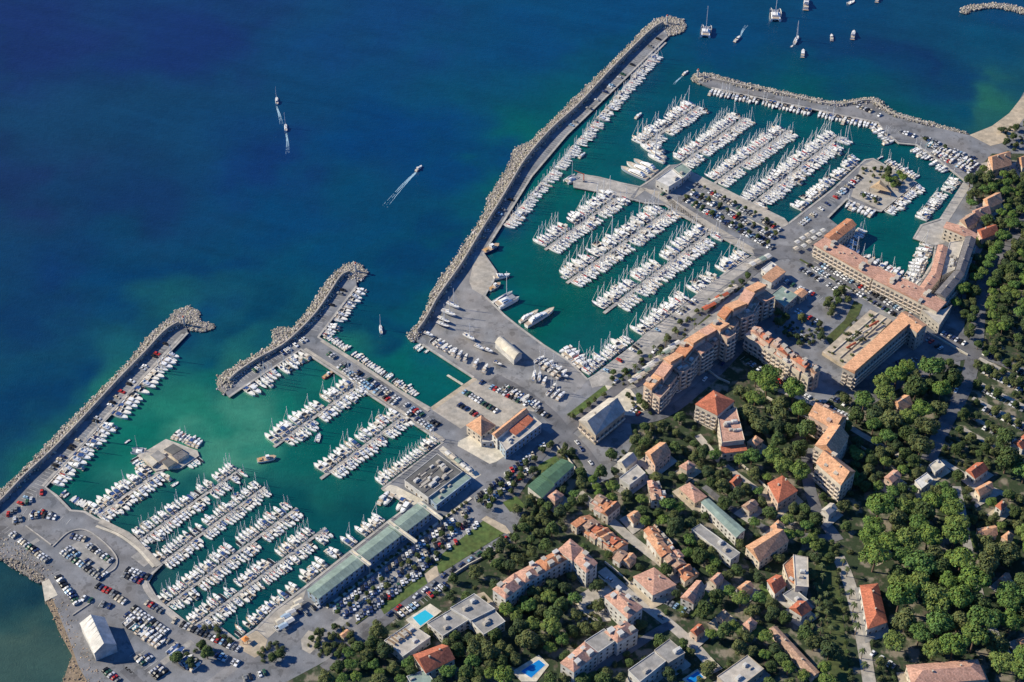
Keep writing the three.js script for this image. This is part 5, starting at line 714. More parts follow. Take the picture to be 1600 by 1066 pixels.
// ---------- pontoons and berths ----------
function pontoon(a, b, w, label, m = M.concrete) {
  const t = thing('pontoon', label, 'pontoon', 'mooring pontoons'), A = S(...a, 0.6), B = S(...b, 0.6), d = V(B.x - A.x, 0, B.z - A.z), L = d.length(); d.normalize();
  mesh('deck', wallGeo([A, B], w, 0.1, 0.62), m, t);
  for (let s = 3; s < L; s += 11) mesh('pile', box(0.35, 2.6, 0.35, A.x + d.x * s - d.z * (w / 2 + 0.2), 0.4, A.z + d.z * s + d.x * (w / 2 + 0.2)), M.metal, t);
  for (let s = 6; s < L; s += 8) mesh('service_post', box(0.4, 1.1, 0.4, A.x + d.x * s + d.z * (w / 2 - 0.35), 1.1, A.z + d.z * s - d.x * (w / 2 - 0.35)), M.white, t);
}
const MS = [['sail', 0.46], ['motor', 0.44], ['open', 0.10]], MN = [['sail', 0.78], ['motor', 0.19], ['open', 0.03]], MB = [['motor', 0.72], ['sail', 0.24], ['open', 0.04]], MO = [['open', 0.65], ['motor', 0.35]];
let bs = 1000;
// [tip, root, width, name, upper lengths, lower lengths, mix, upper gaps, lower gaps]
for (const [a, b, w, n, lu, ll, mx, gu, gl] of [
  [[258, 731], [152, 806], 2.5, 'island pontoon', [9, 12], [8.5, 11], MB, [[0, 0.16]], [[0.0, 0.1]]],
  [[376, 733], [214, 848], 1.7, 'first pontoon past island', [8, 10], [8, 9.5], MS, [[0.19, 0.25]], [[0.13, 0.2], [0.33, 0.38]]],
  [[414, 761], [251, 882], 1.7, 'second pontoon past island', [7.5, 9.5], [7.5, 9], MS, [[0.52, 0.6]], [[0.62, 0.68]]],
  [[464, 794], [259, 948], 1.9, 'third pontoon past island', [8, 10.5], [8, 9.5], MS, [[0.42, 0.46]], [[0.28, 0.36], [0.77, 0.84]]],
  [[509, 825], [303, 980], 1.9, 'fourth pontoon past island', [8, 10], [7.5, 9.5], MS, [[0, 0.06], [0.30, 0.40], [0.63, 0.68]], [[0.10, 0.15], [0.50, 0.56]]],
  [[428, 698], [566, 597], 2.1, 'left pontoon under parking jetty', [10, 12.5], [9, 11], MB, [[0.58, 0.63]], [[0.0, 0.1], [0.40, 0.46]]],
  [[501, 748], [632, 650], 2.1, 'right pontoon under parking jetty', [9, 12], [8.5, 11], MS, [[0, 0.07], [0.47, 0.56]], [[0, 0.1], [0.72, 0.78]]],
  [[852, 390], [968, 306], 2.1, 'first pontoon below tree-lined jetty', [10, 13], [9, 11], MN, [[0.34, 0.42]], [[0.62, 0.68]]],
  [[886, 442], [1046, 329], 2.3, 'second pontoon below tree-lined jetty', [10.5, 14], [10, 12], MN, [[0.26, 0.30]], [[0.52, 0.57]]],
  [[944, 489], [1112, 361], 2.3, 'third pontoon below tree-lined jetty', [10, 12.5], [10, 12], MN, [[0.30, 0.35], [0.54, 0.6]], [[0.0, 0.09], [0.22, 0.28], [0.9, 0.95]]],
  [[1092, 166], [1004, 228], 2.1, 'first pontoon above tree-lined jetty', [11, 14], [9, 11], MN, [], [[0.6, 0.8]]],
  [[1164, 184], [1065, 256], 2.1, 'second pontoon above tree-lined jetty', [10, 13], [10, 12], MN, [], [[0.5, 0.56], [0.72, 0.8]]],
  [[1232, 204], [1116, 287], 2.1, 'third pontoon above tree-lined jetty', [10, 13], [10, 12], MN, [], [[0.66, 0.72]]],
  [[1312, 213], [1174, 320], 2.1, 'fourth pontoon above tree-lined jetty', [11, 14], [11, 14], MN, [[0.3, 0.34]], [[0.04, 0.1]]],
]) {
  pontoon(a, b, w, `pale mooring pontoon, the ${n.replace('pontoon', 'one')}`.replace('island one', 'one leading to the island platform').replace('past island', 'to the right of the island').replace('under parking', 'below the parking').replace('jetty', 'jetty'));
  berths({ a, b, side: 'upper', len: lu, mix: mx, where: `upper side, ${n}`, off: w / 2, gaps: gu.map(([p, q]) => p ? [(p + q) / 2 - (q - p) * 0.25, (p + q) / 2 + (q - p) * 0.25] : [p, q]), seed: bs++ });
  berths({ a, b, side: 'lower', len: ll, mix: mx, where: `lower side, ${n}`, off: w / 2, gaps: gl.map(([p, q]) => p ? [(p + q) / 2 - (q - p) * 0.25, (p + q) / 2 + (q - p) * 0.25] : [p, q]), seed: bs++ });
}
// quay rows
for (const [a, b, side, len, mx, where, gaps, start] of [
  [[288, 520], [72, 757], 'lower', [10, 13.5], MB, 'left breakwater quay', [[0, 0.13], [0.57, 0.6]], 'breakwater tip'],
  [[468, 547], [372, 611], 'lower', [10, 14], MB, 'inner side of middle breakwater', [[0.42, 0.48]], 'parking jetty'],
  [[556, 448], [499, 523], 'lower', [7.5, 10], MB, 'upper arm of middle breakwater', [[0.7, 0.75]], 'tip'],
  [[500, 528], [646, 624], 'upper', [5, 8], MO, 'seaward side of parking jetty', [[0.26, 0.31], [0.72, 0.75]], 'breakwater end'],
  [[598, 764], [690, 693], 'upper', [8.5, 11], MN, 'quay of grey flat-roofed hall', [], 'left'],
  [[608, 814], [478, 917], 'upper', [8, 12.5], MB, 'green arcade quay', [[0.28, 0.36], [0.44, 0.54], [0.64, 0.72]], 'upper end'],
  [[474, 921], [378, 998], 'upper', [7.5, 10], MS, 'lower terrace quay', [[0.86, 0.92]], 'upper end'],
  [[650, 784], [604, 766], 'lower', [11, 14], MB, 'hall terrace side', [[0.5, 0.6]], 'right'],
  [[88, 776], [150, 810], 'upper', [5, 6.5], MO, 'inner corner of left quay', [[0.15, 0.3]], 'left'],
  [[1034, 65], [784, 352], 'lower', [9.5, 13], MN, 'long breakwater quay', [[0, 0.08], [0.45, 0.465]], 'breakwater tip'],
  [[920, 591], [1176, 401], 'upper', [9.5, 13], MN, 'waterfront apartment quay', [[0.27, 0.32], [0.62, 0.66], [0.8, 0.83]], 'lower end'],
  [[866, 551], [914, 590], 'upper', [9, 13], MB, 'boatyard quay corner', [[0.75, 1]], 'left'],
  [[1110, 138], [1372, 193], 'lower', [8.5, 11.5], MB, 'mole of the upper right basin', [[0.3, 0.33], [0.62, 0.65]], 'mole tip'],
  [[1374, 195], [1404, 224], 'lower', [9, 12], MB, 'bend of upper right mole', [], 'left'],
  [[1434, 228], [1490, 268], 'lower', [8, 11], MS, 'upper right corner quay', [[0.5, 0.58]], 'left'],
  [[1350, 252], [1236, 348], 'upper', [10, 12.5], MB, 'outer side of playground mole', [[0.86, 1]], 'tip'],
  [[1366, 249], [1430, 284], 'upper', [7, 9], MS, 'top side of playground mole', [[0.1, 0.17], [0.35, 0.4]], 'left'],
  [[1431, 287], [1378, 330], 'lower', [8.5, 12], MB, 'right side of playground mole', [], 'upper end'],
  [[1374, 331], [1326, 312], 'lower', [9, 11], MB, 'inner side of playground mole', [[0.5, 0.58]], 'right'],
  [[1312, 398], [1428, 451], 'upper', [8.5, 12], MS, 'terracotta basin building quay', [], 'left'],
  [[1338, 354], [1314, 386], 'lower', [7, 9], MS, 'shaded wing of basin building', [], 'upper end'],
  [[1437, 446], [1462, 388], 'upper', [9, 12], MB, 'right inner basin quay', [], 'lower end'],
  [[1506, 285], [1448, 350], 'upper', [9, 12], MB, 'basin quay below the cottages', [[0.3, 0.34]], 'upper end'],
]) berths({ a, b, side, len, mix: mx, where, gaps, off: 0.9, seed: bs++, start });
// singled-out boats
place('yacht', 0, [822, 512], [866, 485], 'largest white motor yacht moored off the boatyard wall', 0, 0.8);
place('yacht', 0, [812, 505], [841, 487], 'slim white motor yacht beside the largest one', 0, 0.8);
place('cat', 0, [775, 480], [806, 464], 'white catamaran at the boatyard wall');
place('motor', 1, [771, 437], [797, 431], 'white cruiser moored bow out by the boatyard pad');
place('work', 2, [764, 455], [782, 444], 'white fishing boat beside the boatyard pad');
place('work', 0, [755, 396], [780, 384], 'dark fishing boat near the long breakwater slip');
place('yacht', 1, [1012, 283], [970, 264], 'grey-blue motor yacht, lowest of three at the jetty clubhouse', 0, 0.9);
place('yacht', 0, [1020, 277], [979, 257], 'white motor yacht in the middle of three at jetty clubhouse', 0, 0.9);
place('yacht', 1, [1027, 271], [990, 252], 'grey-blue motor yacht, uppermost of three at the jetty clubhouse', 0, 0.9);
place('sail', 0, [1038, 256], [1012, 243], 'white yacht stern-to above the jetty clubhouse, lower one');
place('sail', 3, [1040, 249], [1013, 236], 'teak yacht stern-to above the jetty clubhouse, upper one');
place('motor', 1, [1036, 240], [1014, 226], 'white flybridge cruiser below the first upper pontoon');
place('sail', 1, [1020, 240], [1000, 226], 'white yacht tied across the end of first upper pontoon');
place('work', 2, [402, 722], [432, 716], 'white work boat lying alone in the lower basin');
place('open', 0, [495, 692], [499, 678], 'small white boat alone beneath the parking jetty');
place('open', 3, [203, 688], [194, 694], 'small dark boat adrift off the left breakwater');
place('open', 0, [268, 761], [279, 754], 'small white boat by the island pontoon tip');
place('sail', 0, [596, 523], [594, 509], 'white sailing boat anchored alone off the parking jetty');
place('work', 1, [505, 592], [520, 582], 'small red boat tied under the parking jetty');
place('open', 0, [648, 546], [658, 538], 'first small boat at the boatyard mole corner'); place('open', 5, [652, 550], [662, 542], 'second small boat at the boatyard mole corner'); place('open', 0, [664, 552], [671, 546], 'small boat apart beside the boatyard mole corner');
place('cat', 0, [1102, 59], [1104, 43], 'white catamaran anchored beside the long breakwater tip');
place('cat', 0, [1212, 34], [1211, 17], 'white catamaran anchored at the top of the bay');
place('motor', 1, [1259, 16], [1260, 0], 'white cruiser anchored at the top edge of bay');
place('open', 0, [1325, 7], [1335, 2], 'small white boat at the top edge right of cruisers'); place('motor', 0, [1370, 4], [1372, -6], 'white cruiser touching the top edge');
place('sail', 0, [1241, 70], [1247, 58], 'anchored white sailing boat with a mast in the bay'); place('open', 0, [1236, 74], [1239, 71], 'tiny dinghy behind the anchored sailing boat');
place('motor', 0, [1254, 90], [1255, 79], 'white boat anchored below the sailing boat in bay'); place('motor', 2, [1300, 64], [1299, 55], 'white open boat anchored in the middle bay'); place('motor', 1, [1332, 62], [1334, 50], 'white cruiser anchored right of the middle bay boat');
place('motor', 2, [1148, 66], [1156, 58], 'motor boat speeding away beside the catamaran'); place('motor', 0, [1067, 118], [1075, 112], 'motor boat entering between breakwater and mole'); place('motor', 0, [993, 186], [1002, 178], 'motor boat crossing off the first upper pontoon');
place('motor', 0, [905, 248], [914, 240], 'white boat crossing near the long breakwater'); place('sail', 1, [433, 164], [432, 153], 'farther of two white boats heading out with wakes'); place('sail', 0, [447, 206], [446, 195], 'nearer of two white boats heading out with wakes'); place('motor', 1, [650, 268], [659, 260], 'speedboat throwing a long white wake offshore');
place('open', 0, [1452, 192], [1464, 195], 'long white boat beached outside the upper right mole'); 
place('cat', 0, [884, 286], [902, 277], 'white vessel moored at the jetty head crane');
// boats around the island platform
place('cat', 0, [228, 707], [205, 706], 'white catamaran at the left end of island platform'); 
// wakes: churned foam left on the water
function wake(pts, w, label, seed) { const r = rng(seed), c = smooth(at(pts, 0.05), 14), out = [], n = c.length; for (const side of [-1, 0, 1]) { let p = null; for (let i = 0; i < n; i++) { const t = i / (n - 1), a = c[Math.max(0, i - 1)], b = c[Math.min(n - 1, i + 1)], d = V(b.x - a.x, 0, b.z - a.z).normalize(), off = side * w * (0.08 + 0.34 * t) + rnd(-0.15, 0.15, r), hw = (side ? 0.26 : 0.5 * (1 - t)) * (1 - 0.75 * t) * (0.55 + 0.9 * fbm(i * 0.35, seed + side * 7, 2)) + 0.02, x = c[i].x - d.z * off, z = c[i].z + d.x * off, L = V(x - d.z * hw, 0.04, z + d.x * hw), Q2 = V(x + d.z * hw, 0.04, z - d.x * hw); if (p && (t < 0.55 || r() < 1.4 - t)) out.push(p[0], Q2, p[1], p[0], L, Q2); p = [L, Q2]; } } const o = mesh('foam_wake', tri(out), M.foam); o.userData = { kind: 'stuff', label, category: 'wake' }; }
wake([[432, 166], [437, 182], [440, 196]], 3, 'foam wake between the two outbound boats', 11); wake([[447, 208], [449, 222], [449, 240]], 2.6, 'foam wake behind the nearer outbound boat', 12); wake([[650, 269], [633, 286], [612, 310], [600, 324]], 5, 'long foam wake of the offshore speedboat', 13); wake([[1157, 56], [1161, 47], [1167, 39]], 2.4, 'foam wake beside the anchored catamaran', 14); wake([[1066, 119], [1058, 126], [1053, 132]], 1.6, 'thin wake at the harbour entrance', 15);
// island platform with its sheds
{
  const t = thing('island_platform', 'concrete island platform with dark workshop roofs among moored boats', 'platform');
  mesh('deck', prism(at(Q(214, 712, 236, 700, 259, 686, 308, 704, 311, 712, 283, 731, 258, 733, 243, 736), 1.2), -3, 1.2), M.flatpale, t);
  const roofs = [[Q(256, 703, 271, 694, 285, 702, 270, 711), M.flatdark, 2.6], [Q(268, 712, 284, 704, 294, 710, 278, 720), M.slate, 2.4], [Q(253, 722, 264, 716, 275, 723, 262, 731), M.flatdark, 2.2], [Q(235, 712, 247, 704, 259, 714, 248, 722), M.flat, 2.2], [Q(224, 716, 233, 711, 246, 722, 238, 729), M.pale, 1.6]];
  for (const [q, m, h] of roofs) { const p = ccw(at(q, 1.2 + h)), w = mesh('shed_wall', prism(p, 1.1, 1.2 + h), M.cream, t); mesh('shed_roof', roofGeo(p, 1.22 + h, 'flat', 0.6, 0, 0.15), m, w); }
  mesh('parapet', wallGeo(at(Q(249, 716, 262, 709), 1.2), 0.5, 1.15, 2.4), M.white, t); landmarks.push([S(262, 710), 'island platform']);
}
// playground shelter on the mole
{
  const t = thing('tent_shelter', 'pointed sand-coloured canopy over the mole playground', 'shelter'), p = at(Q(1359, 293, 1376, 281, 1393, 301), 5), top = S(1374, 287, 7.5), out = [];
  for (let i = 0; i < 3; i++) { const a = p[i], b = p[(i + 1) % 3]; out.push(a, b, top, b, a, V(top.x, top.y - 0.3, top.z)); } mesh('canopy', tri(out), mat(0.62, 0.44, 0.26, 0.8, T.g6), t);
  for (const v of p) mesh('post', box(0.25, 5 - GROUND, 0.25, v.x * 0.97 + top.x * 0.03, (5 + GROUND) / 2 - 0.1, v.z * 0.97 + top.z * 0.03), M.wood, t); landmarks.push([S(1376, 294), 'playground canopy']);
}
// pools
for (const [deck, water, m, label] of [[Q(634, 969, 672, 944, 690, 956, 651, 986), Q(645, 966, 664, 954, 678, 964, 657, 979), M.pool, 'turquoise rectangular swimming pool on the hotel deck'], [Q(800, 1050, 842, 1024, 858, 1040, 838, 1066, 815, 1066), Q(814, 1050, 842, 1032, 852, 1040, 830, 1060), M.poolblue, 'blue swimming pool among trees at the bottom edge'], [Q(1066, 1062, 1090, 1046, 1104, 1060, 1080, 1076), Q(1072, 1062, 1090, 1050, 1099, 1059, 1082, 1071), M.poolblue, 'small blue pool beside the slab-roofed house']]) {
  const t = thing('swimming_pool', label, 'pool'); mesh('pool_deck', prism(at(deck), GROUND, GROUND + 0.35), M.pale, t); mesh('pool_coping', prism(scaleQuad(at(water), 0.5), GROUND + 0.3, GROUND + 0.42), M.white, t); mesh('pool_water', tri(flatTris(at(water), GROUND + 0.44)), m, t); blocked.push(at(deck).map(v => [v.x, v.z])); landmarks.push([S(...water[0]), label.split(' ').slice(0, 3).join(' ')]);
}
// hotel pergola slats
{ const t = thing('pergola', 'slatted dark pergola on the hotel deck left of pool', 'pergola'); for (let i = 0; i < 6; i++) mesh('slat', wallGeo(at([[606 + i * 5.2, 998 - i * 3.2], [617 + i * 5.2, 1006 - i * 3.2]], 9), 0.9, 8.6, 8.9), M.wood, t); for (const [x, y] of [[606, 998], [632, 982], [617, 1006], [643, 990]]) { const p = S(x, y, 9); mesh('post', box(0.3, 1.4, 0.3, p.x, 7.95, p.z), M.wood, t); } }
// boatyard: boats ashore, travel lift
const ashore = [['sail', 0, [698, 474], [718, 483], 'white yacht propped ashore, uppermost in the boatyard row'], ['sail', 5, [690, 486], [712, 495], 'white yacht propped ashore, second in boatyard row'], ['sail', 4, [684, 497], [703, 506], 'dark yacht propped ashore, third in boatyard row'], ['sail', 4, [682, 505], [702, 513], 'dark yacht propped ashore, fourth in boatyard row'], ['motor', 0, [663, 520], [677, 526], 'small cruiser ashore at the mole corner'], ['motor', 0, [706, 556], [714, 545], 'first cruiser ashore by the boatyard quay edge'], ['motor', 1, [715, 561], [722, 549], 'second cruiser ashore by the boatyard quay edge'], ['motor', 2, [725, 565], [730, 554], 'third cruiser ashore by the boatyard quay edge'], ['motor', 0, [740, 574], [748, 562], 'fourth cruiser ashore by the boatyard quay edge'], ['motor', 5, [755, 582], [762, 570], 'fifth cruiser ashore by the boatyard quay edge'], ['sail', 1, [724, 523], [742, 533], 'white yacht ashore in the boatyard centre'], ['motor', 1, [742, 540], [756, 547], 'flybridge cruiser ashore beside the central yacht'], ['motor', 0, [756, 545], [770, 551], 'white cruiser ashore left of the storage shed'], ['motor', 3, [772, 566], [784, 571], 'blue-topped cruiser ashore below the storage shed'], ['sail', 5, [833, 596], [836, 580], 'slim white yacht ashore in the fan-shaped yard'], ['sail', 0, [842, 597], [844, 582], 'second slim white yacht ashore in fan-shaped yard'], ['motor', 0, [848, 602], [854, 590], 'white cruiser ashore in the fan-shaped yard'], ['motor', 2, [862, 610], [868, 600], 'open cruiser ashore in the fan-shaped yard'], ['motor', 1, [858, 572], [874, 575], 'white cruiser ashore by the boatyard wall'], ['motor', 6, [872, 585], [888, 590], 'white cruiser ashore at the yard end wall']];
for (const [k, v, s, b, l] of ashore) { place(k, v, s, b, l, GROUND + 1.4); boats[boats.length - 1].pos.y = GROUND + 1.4 + (k === 'sail' ? 0.3 : 0); const A = S(...s), B = S(...b), cr = thing('boat_cradle', 'steel cradle under the ' + l.replace(/^(first|second|third|fourth|fifth) /, '$1 '), 'cradle', 'boat cradles'); for (const t of [0.25, 0.6]) for (const o of [-1, 1]) { const d = V(B.z - A.z, 0, A.x - B.x).normalize().multiplyScalar(o * 0.9); mesh('prop', box(0.22, 1.7, 0.22, A.x + (B.x - A.x) * t + d.x, GROUND + 0.85, A.z + (B.z - A.z) * t + d.z), M.metal, cr); } mesh('keel_block', wallGeo([A.clone().lerp(B, 0.2), A.clone().lerp(B, 0.65)], 0.4, GROUND, GROUND + 1.25), M.wood, cr); }
{ const t = thing('dock_pier', 'thin wooden pier into the little beach bay', 'pier'); mesh('deck', wallGeo(at([[699, 586], [723, 601]], 0.8), 1.6, 0.5, 0.8), M.pale, t); for (const k of [0.05, 0.35, 0.65]) { const a = S(699, 586, 0), b = S(723, 601, 0); mesh('pile', box(0.3, 3, 0.3, a.x + (b.x - a.x) * k, -0.6, a.z + (b.z - a.z) * k), M.wood, t); } }
{ const t = thing('finger_pontoon', 'narrow finger pontoon along the long breakwater tip', 'pontoon'); mesh('deck', wallGeo(at([[1040, 66], [987, 118]], 0.6), 2.2, 0.1, 0.62), M.concrete, t); for (const k of [0.1, 0.4, 0.7]) { const p = S(1040 - 53 * k, 66 + 52 * k, 0); mesh('pile', box(0.35, 2.6, 0.35, p.x + 1.4, 0.4, p.z + 1), M.metal, t); } }
{ const t = thing('jetty_crane', 'small quay crane with red arm at the jetty head', 'crane'), p = S(912, 284); mesh('base', box(1.6, 1.4, 1.6, p.x, GROUND + 0.7, p.z), M.concrete, t); mesh('mast', rod(V(p.x, GROUND + 1.4, p.z), V(p.x, GROUND + 7, p.z), 0.35, [0.5, 0.1, 0.05], 8), VCM, t); mesh('jib', rod(V(p.x, GROUND + 6.4, p.z), V(p.x - 7, GROUND + 8.6, p.z - 2), 0.3, [0.5, 0.1, 0.05], 6), VCM, t); }
for (const [x, y, l] of [[1042, 36, 'harbour light tower on the long breakwater tip'], [1090, 121, 'harbour light tower on the upper right mole tip'], [556, 424, 'harbour light post on the middle breakwater tip'], [288, 508, 'harbour light post on the left breakwater tip']]) { const t = thing('harbour_light', l, 'beacon', 'harbour lights'), p = S(x, y); mesh('tower', new THREE.CylinderGeometry(0.6, 0.9, 6, 10).translate(p.x, GROUND + 3.2, p.z), M.white, t); mesh('gallery', new THREE.CylinderGeometry(1.1, 1.1, 0.25, 10).translate(p.x, GROUND + 6.3, p.z), M.white, t); mesh('lantern', new THREE.CylinderGeometry(0.5, 0.6, 1.2, 8).translate(p.x, GROUND + 7, p.z), M.rust, t); }
{ const t = thing('slide_tower', 'orange playground frame on the lower left boat ramp', 'play frame'), p = S(384, 1004); for (const x of [-1.2, 1.2]) for (const z of [-1.2, 1.2]) mesh('post', box(0.25, 3, 0.25, p.x + x, GROUND + 1.5, p.z + z), M.rust, t); mesh('roof', new THREE.ConeGeometry(2.4, 1.4, 4).translate(p.x, GROUND + 3.7, p.z), mat(0.7, 0.25, 0.06, 0.7), t); }
{ const t = thing('covered_stall', 'orange-roofed stall among trees beside the long car park', 'stall'), p = ccw(at(Q(531, 992, 541, 984, 547, 989, 537, 997), GROUND + 3)); mesh('wall', prism(p, GROUND, GROUND + 2.95), M.cream, t); mesh('roof', roofGeo(p, GROUND + 3, 'gable', 0.8, 0, 0.3), M.tileorange, t); }
// ---------- cars ----------
let cs = 1;
const CR = (a, b, where, o = {}) => carRow(a, b, where, { seed: cs++, ...o });
CR([8, 827], [78, 880], 'seaside row of the left quay', { fill: 0.92 }); CR([86, 896], [124, 948], 'seaside row above the hangar', { fill: 0.9 });
CR([97, 862], [164, 909], 'lower row of the kerbed car park', { fill: 0.95 }); CR([104, 856], [170, 903], 'second row of the kerbed car park', { fill: 0.8 }); CR([136, 852], [176, 879], 'right row of the kerbed car park', { fill: 0.95 }); CR([110, 838], [140, 846], 'top row of the kerbed car park', { fill: 0.95 });
CR([196, 890], [236, 905], 'row beside the second pontoon root', { fill: 0.95 }); CR([192, 898], [228, 913], 'second row beside the pontoon root', { fill: 0.8 }); CR([206, 950], [264, 991], 'dark row below the quay road', { fill: 0.95 }); CR([196, 960], [262, 1006], 'long row below the quay road', { fill: 0.95 });
CR([228, 941], [264, 963], 'quay row near third pontoon root', { fill: 0.95 }); CR([270, 970], [376, 1017], 'quay row near fourth pontoon root', { fill: 0.95 }); CR([214, 968], [280, 1014], 'row by the small tree clump', { fill: 0.7 }); CR([264, 1016], [302, 1048], 'row left of the tree clump', { fill: 0.9 }); CR([208, 1022], [252, 1062], 'row right of the hangar', { fill: 0.9 }); CR([222, 1020], [266, 1060], 'second row right of hangar', { fill: 0.6 }); CR([162, 1046], [186, 1066], 'row below the hangar', { fill: 0.9 }); CR([330, 1020], [376, 1040], 'row beside the bottom trees', { fill: 0.6 }); CR([380, 1062], [420, 1050], 'row at the bottom edge', { fill: 0.7 });
CR([10, 806], [70, 768], 'left breakwater root', { fill: 0.55, angle: 50 }); CR([30, 790], [272, 524], 'left breakwater road', { fill: 0.28 }); CR([64, 800], [124, 822], 'quay corner of left basin', { fill: 0.4, step: 5 }); CR([128, 935], [176, 950], 'crossing above the hangar', { fill: 0.7, step: 4 });
CR([364, 600], [482, 528], 'middle breakwater road', { fill: 0.35 }); CR([492, 515], [540, 448], 'upper arm of middle breakwater', { fill: 0.3, step: 4 });
CR([512, 552], [688, 668], 'upper row on the parking jetty', { fill: 0.62 }); CR([528, 572], [682, 676], 'lower row on the parking jetty', { fill: 0.72 });
CR([724, 612], [782, 647], 'first row by the little beach', { fill: 0.95 }); CR([716, 632], [750, 653], 'second row by the little beach', { fill: 0.95 }); CR([750, 597], [826, 634], 'third row by the little beach', { fill: 0.8 }); CR([786, 604], [848, 642], 'row along the boatyard fence', { fill: 0.85 }); CR([838, 640], [862, 655], 'row below the boatyard gate', { fill: 0.9 });
CR([520, 955], [738, 792], 'arcade row of the long car park', { fill: 0.92, angle: 60 }); CR([534, 965], [738, 812], 'second row of the long car park', { fill: 0.85, angle: 60 }); CR([556, 968], [690, 866], 'third row of the long car park', { fill: 0.9, angle: 60 }); CR([572, 960], [672, 886], 'lawn row of the long car park', { fill: 0.6, angle: 60 }); CR([700, 858], [752, 815], 'row at the upper lawn edge', { fill: 0.7, angle: 60 });
CR([606, 962], [690, 905], 'street row above the pool hotel', { fill: 0.8, angle: 12 }); CR([690, 902], [800, 836], 'street row along the lawn', { fill: 0.75, angle: 12 }); CR([612, 970], [700, 912], 'hotel side of the street', { fill: 0.6 });
CR([742, 782], [852, 694], 'tree rows below the club', { fill: 0.75, angle: 60 }); CR([756, 790], [842, 722], 'second tree row below the club', { fill: 0.7, angle: 60 }); CR([430, 985], [470, 955], 'terrace by the lower quay', { fill: 0.6 }); CR([475, 960], [500, 945], 'arcade end', { fill: 0.8 });
CR([1085, 288], [1222, 362], 'upper row of tree-lined jetty', { fill: 0.75 }); CR([1076, 300], [1216, 376], 'second row of tree-lined jetty', { fill: 0.7 }); CR([1068, 312], [1208, 390], 'third row of tree-lined jetty', { fill: 0.75 }); CR([1090, 318], [1200, 378], 'fourth row of tree-lined jetty', { fill: 0.6 }); CR([1100, 330], [1196, 384], 'fifth row of tree-lined jetty', { fill: 0.7 });
CR([1290, 402], [1436, 486], 'first avenue row by basin building', { fill: 0.85 }); CR([1280, 412], [1424, 494], 'second avenue row by basin building', { fill: 0.85 }); CR([1262, 414], [1408, 498], 'third avenue row by basin building', { fill: 0.8 }); CR([1250, 420], [1330, 466], 'fourth avenue row by basin building', { fill: 0.7 }); CR([1226, 440], [1290, 470], 'blue parking court', { fill: 0.6 }); CR([1232, 480], [1280, 505], 'lower parking court', { fill: 0.5 });
CR([1448, 530], [1492, 560], 'residence court', { fill: 0.6 }); CR([1400, 570], [1440, 560], 'shaded residence court', { fill: 0.4 }); CR([1470, 520], [1512, 540], 'avenue end by the residence', { fill: 0.8 }); CR([1250, 615], [1330, 655], 'lane above the peach apartments', { fill: 0.5 }); CR([1300, 622], [1350, 648], 'dark court left of pines', { fill: 0.5 });
CR([1440, 214], [1530, 252], 'upper row of the mole car park', { fill: 0.85 }); CR([1450, 226], [1530, 264], 'middle row of the mole car park', { fill: 0.85 }); CR([1462, 242], [1520, 272], 'lower row of the mole car park', { fill: 0.85 }); CR([1340, 166], [1382, 184], 'mole bend', { fill: 0.7 }); CR([1390, 200], [1430, 214], 'mole road', { fill: 0.6 });
for (let i = 0; i < 5; i++) CR([1536, 552 + i * 29], [1604, 586 + i * 29], ['first', 'second', 'third', 'fourth', 'fifth'][i] + ' lane of the right tree car park', { fill: 0.7 });
CR([1500, 600], [1478, 640], 'right street kerb', { fill: 0.6, angle: 5 }); CR([990, 640], [1090, 600], 'street behind the waterfront block', { fill: 0.5, angle: 8 }); CR([1100, 595], [1180, 525], 'shaded street behind the apartments', { fill: 0.4, angle: 8 }); CR([950, 905], [1060, 985], 'lane below the lane house', { fill: 0.5, angle: 5 }); CR([1360, 1020], [1400, 1045], 'yard by the lower right building', { fill: 0.7 }); CR([1040, 940], [1080, 960], 'yard by the white villa', { fill: 0.6 }); CR([840, 250], [1030, 60], 'long breakwater road', { fill: 0.2 }); CR([700, 446], [830, 268], 'lower long breakwater road', { fill: 0.12 }); CR([1150, 865], [1230, 905], 'street by the orange hall', { fill: 0.5, angle: 8 }); CR([1190, 610], [1235, 590], 'court below the red-brown block', { fill: 0.5 });
CR([1376, 312], [1336, 300], 'playground mole court', { fill: 0.8 }); CR([1250, 352], [1330, 290], 'road of the playground mole', { fill: 0.6 }); CR([1310, 304], [1344, 276], 'upper end of playground mole road', { fill: 0.8 }); CR([1030, 300], [1056, 318], 'jetty bend', { fill: 0.7 });
CR([40, 800], [96, 812], 'quay head of left basin', { fill: 0.6, step: 3.4 }); CR([20, 814], [60, 806], 'breakwater turning place', { fill: 0.7, step: 3 }); CR([176, 930], [200, 945], 'crossing by the long row', { fill: 0.8 }); CR([150, 915], [186, 932], 'lower kerb of kerbed car park', { fill: 0.85 });
CR([1160, 560], [1240, 612], 'kerb of the red-brown block', { fill: 0.6 }); CR([900, 690], [930, 735], 'street by the dark green hall', { fill: 0.5, angle: 5 }); CR([985, 640], [1010, 655], 'plaza by the waterfront block', { fill: 0.7 }); CR([1210, 500], [1270, 540], 'shaded court behind the waterfront block', { fill: 0.5 });
dryRow([196, 968], [258, 1012], 'yard below the quay road', ['open', 'motor', 'open'], [6, 8], 701); dryRow([266, 1012], [304, 1042], 'yard by the small tree clump', ['motor', 'open'], [7, 9], 702); dryRow([1442, 222], [1524, 258], 'yard of the upper right mole', ['open', 'motor'], [6, 8], 703); dryRow([1456, 236], [1516, 266], 'lower yard of the upper right mole', ['motor', 'open'], [6, 8], 704);
